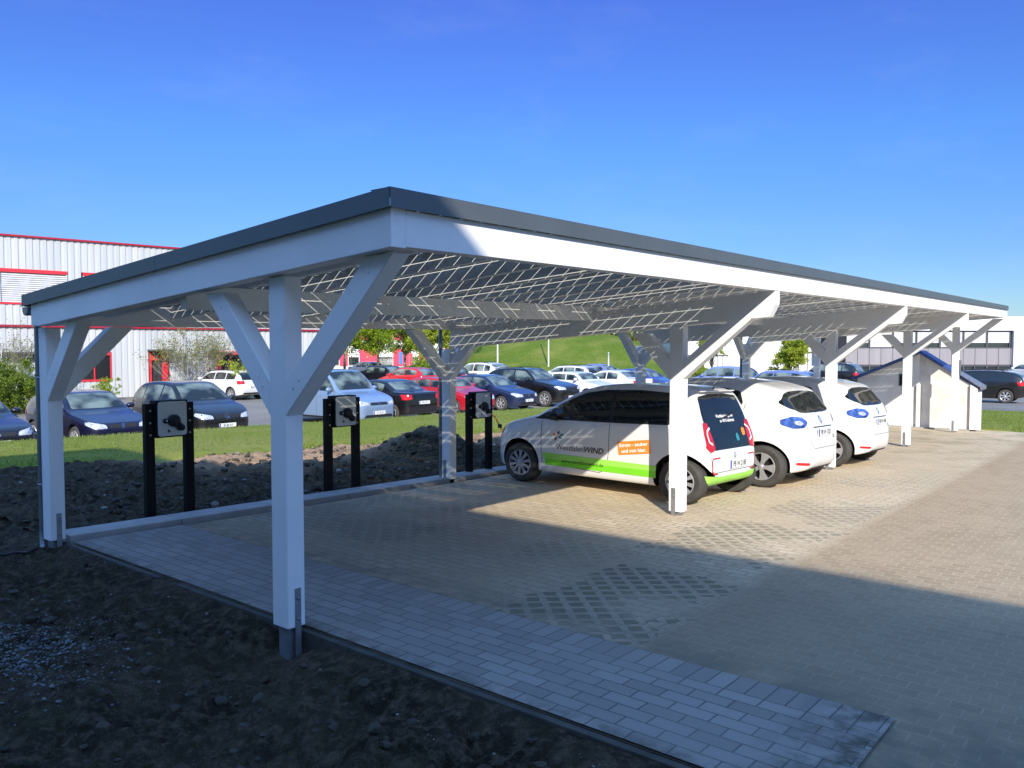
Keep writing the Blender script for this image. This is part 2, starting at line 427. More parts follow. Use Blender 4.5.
mp_=nt.nodes.new('ShaderNodeMapping');mp_.inputs['Scale'].default_value=(2.2,5.5,14);mp_.inputs['Rotation'].default_value=(.1,.2,.6);nt.links.new(tc.outputs['Generated'],mp_.inputs[0])
nz_=nt.nodes.new('ShaderNodeTexNoise');nz_.inputs['Scale'].default_value=1.3;nz_.inputs['Detail'].default_value=6;nz_.inputs['Roughness'].default_value=.6;nt.links.new(mp_.outputs[0],nz_.inputs[0])
cr2=nt.nodes.new('ShaderNodeValToRGB');cr2.color_ramp.elements[0].position=.52;cr2.color_ramp.elements[0].color=(0,0,0,1);cr2.color_ramp.elements[1].position=.85;cr2.color_ramp.elements[1].color=(.09,.09,.09,1);nt.links.new(nz_.outputs[0],cr2.inputs[0])
cl=nt.nodes.new('ShaderNodeMix');cl.data_type='RGBA';nt.links.new(cr2.outputs[0],cl.inputs[0]);nt.links.new(mul.outputs[2],cl.inputs[6]);cl.inputs[7].default_value=(4.5,5.2,6.2,1)
nt.links.new(cl.outputs[2],bg.inputs[0]);bg.inputs[1].default_value=.15
nt.links.new(bg.outputs[0],wo.inputs[0])
sl=bpy.data.lights.new('sun','SUN');sl.energy=6.4;sl.angle=R(.53);sl.color=(1,.92,.78)
so=bpy.data.objects.new('sun',sl);COL.objects.link(so);so.rotation_euler=SUN.to_track_quat('-Z','Y').to_euler();so.location=(-20,-20,20)
cd=bpy.data.cameras.new('camera');co=bpy.data.objects.new('camera',cd);COL.objects.link(co)
cd.sensor_width=36;cd.lens=799.2/1024*36;cd.clip_end=3000;cd.clip_start=.05
co.location=CAM
fwd=Vector((FW.x*math.cos(.0449),FW.y*math.cos(.0449),-math.sin(.0449)))
co.rotation_euler=fwd.to_track_quat('-Z','Y').to_euler()
SC.camera=co
SC.view_settings.view_transform='Standard';SC.view_settings.look='None';SC.view_settings.exposure=0;SC.view_settings.gamma=1
SC.render.engine='CYCLES'
SC.cycles.max_bounces=8;SC.cycles.transparent_max_bounces=12

# ------------------------------------------------------------------ ground sheets
bm=bmesh.new()
xs=[-900,-300,-100,-40,-20,-10,-6,0,10,20,30,42,60,100,200,500,1200]
ys=[-900,-300,-100,-40,-14,0,6,12.2,12.6,13.0,13.4,14,20,40,80,200,500,1200]
grid(bm,xs,ys,lambda x,y:zg(x,y)-(.45 if -9<x<29 and -13<y<12.1 else .14))
tag(obj('ground',bm,M['meadow']),kind='structure')
def rough(x,y,amp=1):
    v=Vector((x,y,0))
    return amp*1.5*(.03*noise.noise(v*1.1)+.03*noise.noise(v*3.1+Vector((9,0,0)))+.022*noise.noise(v*8)+.016*noise.noise(v*19)+.010*noise.noise(v*41))
def mound(x,y,cx,cy,rx,ry,h):
    d=((x-cx)/rx)**2+((y-cy)/ry)**2
    return h*math.exp(-d*1.4)
def zsoil1(x,y):
    e=1-sm(x,-.35,.08)
    z=zg(x,y)-.015-.07*e+rough(x,y)*(.35+.9*e)
    z+=mound(x,y,-.55,.1,.6,.4,-.03)-mound(x,y,-.05,-.05,.30,.28,.11)-mound(x,y,-.45,.15,.35,.22,.06)
    e2=sm(y,8.3,9.5)
    return z-.07*e2
bm=bmesh.new();grid(bm,lin(-7,-3,70)+lin(-3,.10,120)[1:],lin(-6,3.4,300)+lin(3.4,9.6,95)[1:],zsoil1)
tag(obj('soil',bm,M['soil']),kind='structure')
def zsoil2(x,y):
    e=sm(y,3.55,4.1)
    z=zg(x,y)-.05+rough(x,y)*(.3+1.3*e)+e*.05
    z+=e*(mound(x,y,6.7,5.6,.95,.8,.46)+mound(x,y,3.3,6.0,1.0,.6,.10)+mound(x,y,9.6,5.6,1.3,.7,.16)+mound(x,y,1.2,6.6,1.2,.9,.06)+mound(x,y,5,6.8,3,.5,.08)+mound(x,y,14,5.8,2.0,.8,.14)+.03*noise.noise(Vector((x*5,y*5,3))))
    z-=.16*sm(y,7.3+1.0*(1-sm(x,2.2,4.2)),8.3+1.0*(1-sm(x,2.2,4.2)))
    return z
bm=bmesh.new();grid(bm,lin(.06,20,340),lin(3.52,9.4,120),zsoil2)
tag(obj('soil_bank',bm,M['soil']),kind='structure')
# paving: one sheet of blocks, L-shaped round the path end
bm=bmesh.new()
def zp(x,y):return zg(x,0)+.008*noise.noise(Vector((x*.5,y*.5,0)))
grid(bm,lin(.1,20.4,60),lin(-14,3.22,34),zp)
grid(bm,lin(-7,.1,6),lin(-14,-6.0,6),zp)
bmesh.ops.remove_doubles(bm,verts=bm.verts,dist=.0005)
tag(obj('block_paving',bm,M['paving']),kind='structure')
bm=bmesh.new();grid(bm,lin(.10,1.066,3),lin(-3.03,3.2,24),lambda x,y:zg(x,0)+.012)
tag(obj('paver_path',bm,M['path']),kind='structure')
bm=bmesh.new();box(bm,(.055,-3.02,-.35),(.0985,3.25,-.004),bev=.004)
tag(obj('path_haunch',bm,plain('soil_stained_concrete',(.07,.065,.055),.9,0,.3,.5,7)),kind='structure')
# kerb behind the bays, in one-metre stones
bm=bmesh.new()
for i in range(20):
    x0=.1+i*1.0;z0=zg(x0,0);z1=zg(x0+1,0)
    Mx=Matrix.Translation((x0,0,z0))@Matrix.Rotation(-math.atan2(z1-z0,1),4,'Y')
    box(bm,(.004,3.26,-.25),(.996,3.56,.055),M=Mx,bev=.008)
tag(obj('kerb',bm,M['kerb']),kind='structure')
# lawn strip, with a slightly wavy soil side
bm=bmesh.new()
xs=lin(-14,31,150);yn=[0,.1,.25,.5,.75,.9,1]
V=[]
for x in xs:
    row=[]
    y0=7.75+.95*(1-sm(x,2.2,4.2))+.45*noise.noise(Vector((x*.6,0,0)))+.25*noise.noise(Vector((x*2.3,4,0))) if x<20.3 else -2.3+.1*noise.noise(Vector((x,0,0)))
    if 20.3<=x<20.7:pass
    y1=12.75
    for t in yn:
        y=y0+(y1-y0)*t
        z=zg(x,min(y,12.5))+.02+(.0 if t>0 else -.12)
        if t==1:z-=.1
        row.append(bm.verts.new((x,y,z)))
    V.append(row)
for a,b in zip(V,V[1:]):
    for j in range(len(yn)-1):
        f=bm.faces.new((a[j],b[j],b[j+1],a[j+1]));f.smooth=True
tag(obj('lawn',bm,M['grass']),kind='structure')
bm=bmesh.new();grid(bm,lin(-30,95,30),lin(13.3,48,12),lambda x,y:-.90)
tag(obj('car_park_asphalt',bm,M['asphalt']),kind='structure')
bm=bmesh.new();grid(bm,lin(31.2,95,24),lin(-40,13.3,20),lambda x,y:zg(x,0)+.012)
tag(obj('road',bm,M['asphalt']),kind='structure')
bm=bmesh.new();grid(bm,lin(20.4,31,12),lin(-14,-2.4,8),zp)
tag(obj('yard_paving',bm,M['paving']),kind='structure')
# embankment
def zh(x,y):
    c=at(560,88);d=Vector((x-c.x,y-c.y))
    u=d.dot(RT);v=d.dot(FW)
    return -1.0+(4.4+.5*noise.noise(Vector((u*.05,v*.05,0))))*math.exp(-(abs(u+1)/13)**3.2)*math.exp(-(abs(v)/14)**3)
bm=bmesh.new()
c=at(560,88)
n=40;V=[[None]*(n+1) for _ in range(n+1)]
for i in range(n+1):
    for j in range(n+1):
        u=-32+64*i/n;v=-20+40*j/n
        p=Vector((c.x,c.y))+RT*u+FW*v
        V[i][j]=bm.verts.new((p.x,p.y,zh(p.x,p.y)))
for i in range(n):
    for j in range(n):
        f=bm.faces.new((V[i][j],V[i+1][j],V[i+1][j+1],V[i][j+1]));f.smooth=True
tag(obj('grassy_embankment_terrain',bm,M['hill']),kind='structure')
# grass blades
def blades(name,n,reg,h0,h1,mat,zoff=.02,seed=1,wd=.008):
    rnd=random.Random(seed);bm=bmesh.new()
    for _ in range(n):
        x,y=reg(rnd)
        if x is None:continue
        z=zg(x,min(y,12.6))+zoff
        h=rnd.uniform(h0,h1);a=rnd.uniform(0,6.28);w2=wd*rnd.uniform(.7,1.6)
        lx,ly=rnd.gauss(0,.4)*h,rnd.gauss(0,.4)*h
        c,s=math.cos(a)*w2,math.sin(a)*w2
        vs=[bm.verts.new((x-c,y-s,z-.01)),bm.verts.new((x+c,y+s,z-.01)),bm.verts.new((x+lx,y+ly,z+h))]
        bm.faces.new(vs)
    return tag(obj(name,bm,mat),kind='stuff')
M['blade']=mat_leaf('grass_blade',(.10,.16,.02),(.24,.30,.06),.4)
M['blade2']=mat_leaf('dark_weed_blade',(.03,.05,.012),(.09,.11,.03),.3)
def reg1(r):
    x=r.uniform(-6,30);y=r.uniform(7.6,12.7)
    if y<8.6 and x<4 or noise.noise(Vector((x*.7,y*.7,1)))<-.15 and y<9.5:return None,None
    return x,y
g=blades('grass',52000,reg1,.02,.05,M['blade'],.01,3,.009)
tag(g,'short sunlit lawn grass between the soil bank and the parked cars','grass')
def reg2(r):
    return r.uniform(20.5,31),r.uniform(-2.2,3)
g=blades('grass',9000,reg2,.03,.07,M['blade'],.01,4,.012)
tag(g,'sunlit lawn grass right of the white shed','grass')
def reg3(r):
    if r.random()<.5:
        x=r.uniform(-5,.0);y=r.uniform(-4,6)
    else:
        x=r.uniform(.2,16);y=r.uniform(4,7.6)
    if noise.noise(Vector((x*1.7,y*1.7,5)))<.12:return None,None
    return x,y
def weeds():
    rnd=random.Random(9);bm=bmesh.new()
    for _ in range(9000):
        x,y=reg3(rnd)
        if x is None:continue
        z=(zsoil1(x,y) if x<.06 else zsoil2(x,y))-.004
        h=rnd.uniform(.01,.045);a=rnd.uniform(0,6.28);w2=.004
        vs=[bm.verts.new((x-math.cos(a)*w2,y-math.sin(a)*w2,z)),bm.verts.new((x+math.cos(a)*w2,y+math.sin(a)*w2,z)),bm.verts.new((x+rnd.gauss(0,.5)*h,y+rnd.gauss(0,.5)*h,z+h))]
        bm.faces.new(vs)
    return tag(obj('weeds',bm,M['blade2']),'sparse dark weeds and straw on the bare soil','weeds',kind='stuff')
weeds()
# stones and clods
def stones(name,n,reg,s0,s1,mat,seed,label,cat):
    rnd=random.Random(seed);bm=bmesh.new()
    base=bmesh.new();bmesh.ops.create_icosphere(base,subdivisions=1,radius=1)
    bv=[v.co.copy() for v in base.verts];bf=[[v.index for v in f.verts] for f in base.faces];base.free()
    for _ in range(n):
        x,y,z=reg(rnd)
        s=s0+(s1-s0)*rnd.random()**3
        sx,sy,sz=s*rnd.uniform(.7,1.4),s*rnd.uniform(.7,1.3),s*rnd.uniform(.4,.9)
        Rm=Matrix.Rotation(rnd.uniform(0,6.3),3,'Z')@Matrix.Rotation(rnd.uniform(-.5,.5),3,'X')
        vs=[bm.verts.new(Rm@Vector((v.x*sx*rnd.uniform(.8,1.2),v.y*sy*rnd.uniform(.8,1.2),v.z*sz*rnd.uniform(.8,1.2)))+Vector((x,y,z+sz*.15))) for v in bv]
        for f in bf:bm.faces.new([vs[i] for i in f])
    return tag(obj(name,bm,mat),label,cat,kind='stuff')
def rg1(r):
    x=-.08-6.5*r.random()**1.2;y=r.uniform(-5,8);return x,y,zsoil1(x,y)
def rg2(r):
    x=r.uniform(.2,18);y=r.uniform(3.7,7.6);return x,y,zsoil2(x,y)
M['stone']=plain('pale_stone',(.24,.23,.21),.9,0,.5,.3,8)
M['clod']=plain('soil_clod',(.05,.042,.03),.95,0,.5,.5,8)
stones('pebbles',420,rg1,.003,.014,M['stone'],11,'small pale pebbles scattered on the dark foreground soil','pebbles')
stones('clods',3200,rg1,.008,.04,M['clod'],12,'dark crumbs and clods on the foreground soil','soil clods')
stones('pebbles',500,rg2,.008,.04,M['stone'],13,'pale stones lying on the soil bank behind the kerb','pebbles')
stones('clods',2600,rg2,.012,.06,M['clod'],14,'dark clods on the soil bank behind the kerb','soil clods')
def rg3(r):
    p=at(20+r.gauss(0,45),4.5+r.gauss(0,.3));return p.x,p.y,zsoil1(p.x,p.y)
M['gravel']=plain('grey_gravel',(.14,.15,.16),.9,0,.5,.3,8)
stones('gravel',2200,rg3,.004,.012,M['gravel'],15,'patch of fine grey gravel at the left edge of the soil','gravel')
# ------------------------------------------------------------------ carport
S=[0,4.815,9.75,14.41,19.3]
YF,YB,XL,XR=-1.04,3.45,-.13,19.16
def zr(x,y):return 2.412-.072*(y+1.04)+.0115*x     # top of the metal trim
cp=empty('carport',(0,0,0),0,'long white timber carport with V-shaped braces and a solar glass roof','carport')
W_=.10
def P(x,y,dz):return (x,y,zr(x,y)-dz)
# trim (metal capping) all round, in lengths
def trim(p,q,nrm,name='roof_trim'):
    d=Vector(q)-Vector(p);L=d.length;n=max(1,round(L/2.4))
    for i in range(n):
        a=Vector(p)+d*(i/n);b=Vector(p)+d*((i+1)/n);u=d.normalized()*.002
        bm=bmesh.new();nv=Vector(nrm)
        a=a+u;b=b-u
        def up(v,o,z):return v+nv*o+Vector((0,0,z))
        for (o0,o1,z0,z1) in ((.018,.022,-.092,0),(-.12,.022,0,.004),(.022,.030,-.092,-.086)):
            c=[up(a,o0,z0),up(b,o0,z0),up(b,o1,z0),up(a,o1,z0),up(a,o0,z1),up(b,o0,z1),up(b,o1,z1),up(a,o1,z1)]
            vs=[bm.verts.new(x) for x in c]
            for k in ((3,2,1,0),(4,5,6,7),(0,1,5,4),(1,2,6,5),(2,3,7,6),(3,0,4,7)):bm.faces.new([vs[m] for m in k])
        bmesh.ops.recalc_face_normals(bm,faces=bm.faces)
        obj(name,bm,M['trim'],cp)
trim(P(XL-.022,YF,0),P(XR+.022,YF,0),(0,-1,0));trim(P(XL,YF-.016,0),P(XL,YB+.016,0),(-1,0,0))
trim(P(XR,YF,0),P(XR,YB,0),(1,0,0));trim(P(XL,YB,0),P(XR,YB,0),(0,1,0))
def plate(name,pts,h,w,mat=None):
    """fascia/beam running between two top points, vertical section w x h"""
    bm=bmesh.new();p,q=Vector(pts[0]),Vector(pts[1])
    d=(q-p).normalized();s=Vector((0,0,1)).cross(d).normalized()
    vs=[]
    for c in (p,q):
        for a,z in ((-.5,-h),(.5,-h),(.5,0),(-.5,0)):vs.append(bm.verts.new(c+s*a*w+Vector((0,0,z))))
    for i in ((3,2,1,0),(4,5,6,7),(0,1,5,4),(1,2,6,5),(2,3,7,6),(3,0,4,7)):bm.faces.new([vs[k] for k in i])
    bmesh.ops.recalc_face_normals(bm,faces=bm.faces)
    bmesh.ops.bevel(bm,geom=list(bm.edges),offset=.0018,segments=1,affect='EDGES')
    return obj(name,bm,mat or M['timber'],cp)
FH=.178;F0=.088
fy=YF+.05
plate('fascia',(P(XL+.0995,fy,F0),P(XR,fy,F0)),FH,.10)
plate('fascia',(P(XL+.05,YF,F0-.002),P(XL+.05,YB-.222,F0-.002)),FH+.012,.098)
plate('fascia',(P(XR-.05,YF+.102,F0-.002),P(XR-.05,YB-.222,F0-.002)),FH,.098)
plate('fascia',(P(XL,YB-.17,F0),P(XR,YB-.17,F0)),FH,.10)
# long purlin at mid depth
for y in (1.08,):
    plate('purlin',(P(XL+.102,y,.20),P(XR-.102,y,.20)),.155,.08)
# rafters every 0.6 m carrying the glass
x=.45;k=0
while x<XR-.2:
    plate('rafter',(P(x,YF+.101,.078),P(x,YB-.221,.078)),.118,.06);x+=.6;k+=1
# main cross beams on the inner posts (chamfered heads)
def crossbeam(x):
    bm=bmesh.new();y0,y1=YF+.101,YB-.221
    poly=[]
    t=.198;h=.25
    pr=[(YF+.006,F0+FH+.003),(YF+.006,F0+FH+.13),(YF+.07,F0+FH+.25),(y1,F0+FH+.25),(y1,F0+FH+.003)]
    prism(bm,[(y,zr(x,y)-dz) for y,dz in pr],x-.06,x+.06,Matrix(((0,1,0,0),(1,0,0,0),(0,0,1,0),(0,0,0,1))))
    bmesh.ops.bevel(bm,geom=list(bm.edges),offset=.004,segments=1,affect='EDGES')
    obj('cross_beam',bm,M['timber'],cp)
for x in S[1:4]:crossbeam(x)
crossbeam_h=F0+FH+.25
def gz(x):return zg(x,0)
def post(x,y,inner,steel_side):
    zt=zr(x,y)-(crossbeam_h if inner else F0+FH+.014)-.001
    zb=gz(x)+(.04 if inner or x>1 else .035)
    bm=bmesh.new();beam(bm,(x,y,zb),(x,y,zt),.12,.15,side=(1,0,0),bev=.006)
    p=obj('post',bm,M['timber'],cp)
    bm=bmesh.new()
    # steel blade on the front face and the stub it stands on
    box(bm,(x-.055,y-.083,zb-.3),(x+.055,y+.083,zb-.002)) if False else None
    if x<1:
        box(bm,(x-.012,y-.0795,zb-.30),(x+.028,y-.0755,zb+.23))
        box(bm,(x-.012,y+.0755,zb-.30),(x+.028,y+.0795,zb+.23))
    else:
        box(bm,(x-.0645,y-.005,zb-.30),(x-.0605,y+.045,zb+.25))
        box(bm,(x+.0605,y-.005,zb-.30),(x+.0645,y+.045,zb+.25))
    box(bm,(x-.035,y-.05,zb-.35),(x+.035,y+.05,zb-.004))
    for zz in (.05,.17):
        if x<1:lathe(bm,[(.0,-.0),(.009,0),(.009,.006),(0,.006)],8,'Y',c=(x+.008,y-.086,zb+zz))
        else:lathe(bm,[(.0,-.0),(.009,0),(.009,.006),(0,.006)],8,'X',c=(x-.0705,y+.02,zb+zz))
    obj('post_foot',bm,M['galv'],p)
    return zt
def brace(p,q,nm='brace'):
    bm=bmesh.new();p=Vector(p);q=Vector(q)
    hor=Vector((q.x-p.x,q.y-p.y,0)).normalized();side=Vector((0,0,1)).cross(hor)
    beam(bm,p,q,.116,.14,side=side,bev=.004,cutp=hor,cutq=(0,0,1))
    d=(q-p).normalized()
    for pt_ in (p+d*.10,p+d*.17,q-d*.12):
        for sg in (-1,1):
            a_=pt_+side*sg*.0585;tube(bm,[a_,a_+side*sg*.004],.009,8,mi=1)
    obj(nm,bm,[M['timber'],M['galv']],cp)
for i,x in enumerate(S):
    inner=0<i<4
    dz=crossbeam_h if inner else F0+FH+.014
    if i==4:x=XR-.05
    zt=post(x,0,inner,0)
    a=.80 if not inner else .86
    # front and rear arm in the plane of the cross beam
    zl=1.36 if i==0 else 1.42+(x-4.8)*.017
    top=zr(x,-.86)-dz
    brace((x,-.075,zl),(x,-.075-(.80 if not inner else .62),top))
    top=zr(x,.9)-dz
    brace((x,.075,zl),(x,.075+(top-zl)*.93,top))
    zt=post(x,3.31,inner,0)
    top=zr(x,2.5)-dz
    brace((x,3.31-.075,zl-.05),(x,3.31-.075-(top-zl+.05)*.93,top))
    # arms along the rear fascia
    topf=F0+FH+.001
    for s in (-1,1):
        if (i==0 and s<0) or (i==4 and s>0):continue
        tz=zr(x+s*.8,3.36)-topf
        brace((x+s*.06,3.36,zl-.08),(x+s*(.06+(tz-zl+.08)*.98),3.36,tz))
bm=bmesh.new();box(bm,(XR-.05-.03,-.115,1.02),(XR-.05+.05,-.0765,1.36),bev=.006);tag(obj('meter_box',bm,M['zinc']),'small grey box screwed to the last front post of the carport','box')
# glass
bm=bmesh.new()
n=16
def gl(x,y):return (x,y,zr(x,y)-.070)
quad(bm,[gl(XL+.03,YF+.03),gl(XR-.03,YF+.03),gl(XR-.03,YB-.03),gl(XL+.03,YB-.03)])
obj('solar_glass_roof',bm,M['solar'],cp)
# gutter and downpipes
bm=bmesh.new()
pr=[(-.055,0),(-.05,-.035),(-.03,-.06),(0,-.07),(.03,-.06),(.05,-.035),(.055,0)]
V=[]
for xx in (XL-.02,XR+.02):V.append([bm.verts.new((xx,YB-.045+a,zr(xx,YB)-.098+b)) for a,b in pr])
for k in range(6):bm.faces.new((V[0][k],V[0][k+1],V[1][k+1],V[1][k]))
bm.faces.new(V[0]);bm.faces.new(V[1][::-1])
obj('gutter',bm,M['zinc'],cp)
for x in (-.05,S[1]-.04,S[3]-.04):
    bm=bmesh.new()
    z1=zr(x,YB)-.125
    tube(bm,[(x,3.425,z1+.02),(x,3.42,z1-.07),(x,3.418,gz(x)+.12),(x,3.418,gz(x)-.1)],.028,12)
    o=obj('downpipe',bm,M['zinc'],cp)
    bm=bmesh.new()
    for z in (.5,1.4):
        tube(bm,[(x,3.418,z),(x,3.418,z+.025)],.033,12)
    obj('pipe_clip',bm,M['galv'],o)
# loose cable on the soil beside the rear corner post
bm=bmesh.new();pts=[]
for i in range(30):
    t=i/29;x=-.12-1.9*t+.0;y=3.35+.5*t+.10*math.sin(t*9)
    pts.append((x,y,zsoil1(x,y)+.02+.015*math.sin(i)))
tube(bm,pts,.011,6)
tag(obj('cable',bm,M['blackplastic']),'black cable lying on the soil left of the carport corner post','cable')

# ------------------------------------------------------------------ charging points
def blob(bm,pts,y,mi=0,n=14):
    for cx,cz,r in pts:
        vs=[bm.verts.new((cx+r*math.cos(2*math.pi*k/n),y,cz+r*math.sin(2*math.pi*k/n))) for k in range(n)]
        bm.faces.new(vs)
def charger(x,y,label):
    r=empty('charging_station',(x,y,zg(x,y)),0,label,'charging station','charging stations behind the kerb')
    for s in (-1,1):
        bm=bmesh.new();box(bm,(s*.205-.045,-.035,-.12),(s*.205+.045,.035,1.13),bev=.004);p=obj('post',bm,M['black'],r)
        bm=bmesh.new()
        for z in (1.06,.94,.82):lathe(bm,[(0,-.004),(.011,-.004),(.011,.0),(.011,.001)],10,'Y',c=(s*.205,-.0365,z))
        obj('bolt',bm,M['alloy'],p)
    bm=bmesh.new();box(bm,(-.165,-.075,.79),(.165,.06,1.16),bev=.01);h=obj('housing',bm,M['black'],r)
    bm=bmesh.new()
    # rounded front plate
    pts=[];rr=.025
    for cx,cz,a0 in ((.148-rr,1.147-rr,0),(-.148+rr,1.147-rr,90),(-.148+rr,.805+rr,180),(.148-rr,.805+rr,270)):
        for k in range(5):
            a=R(a0+k*22.5);pts.append((cx+rr*math.cos(a),cz+rr*math.sin(a)))
    prism(bm,pts,-.084,-.0745);obj('front_panel',bm,M['panel'],h)
    # socket with its holder and hanging plug
    bm=bmesh.new()
    lathe(bm,[(0,-.135),(.05,-.13),(.062,-.11),(.062,-.085)],22,'Y',c=(.01,0,.955))
    lathe(bm,[(0,-.125),(.022,-.12),(.026,-.085)],16,'Y',c=(-.075,0,.955))
    lathe(bm,[(0,-.135),(.032,-.13),(.036,-.085)],18,'Y',c=(.075,0,.885))
    box(bm,(-.075,-.115,.943),(0,-.086,.967),bev=.004)
    Mx=Matrix.Translation((.01,0,.955))@Matrix.Rotation(R(47),4,'Y')
    box(bm,(0,-.118,-.032),(.10,-.086,.032),M=Mx,bev=.006)
    obj('socket',bm,M['blackplastic'],h)
    bm=bmesh.new();lathe(bm,[(0,-.128),(.008,-.127),(.009,-.12)],10,'Y',c=(-.078,0,.957))
    obj('key_lock',bm,M['chrome'],h)
    bm=bmesh.new();blob(bm,[(-.045,.86,.012)],-.0845);blob(bm,[(-.03,.85,.009),(-.045,.845,.008)],-.0848)
    obj('charger_mark',bm,M['greyfilm'],h)
    return r
charger(1.27,3.80,'black and grey charging station nearest the rear corner post with the downpipe')
charger(3.32,3.64,'black and grey charging station between the first and second rear posts')
c3=charger(5.62,3.50,'black and grey charging station with a cable hanging toward the green banded hatchback')
# cable from the third station down to the hatchback's nose
bm=bmesh.new();z0=zg(5.62,3.5)
tube(bm,[(5.70,3.36,z0+.86),(5.74,3.30,z0+.80),(5.80,3.26,z0+.66),(5.88,3.24,z0+.5),(5.93,3.24,z0+.42),(6.0,3.22,z0+.40),(6.08,3.15,z0+.47)],.009,8)
cb=tag(obj('charging_cable',bm,M['orange']),'thin charging cable hanging from the charging station to the nose of the hatchback','cable')
bm=bmesh.new();lathe(bm,[(0,-.03),(.028,-.028),(.03,.02),(0,.03)],12,'Z',c=(5.795,3.265,z0+.68));obj('plug',bm,M['blackplastic'],cb,smooth=40)
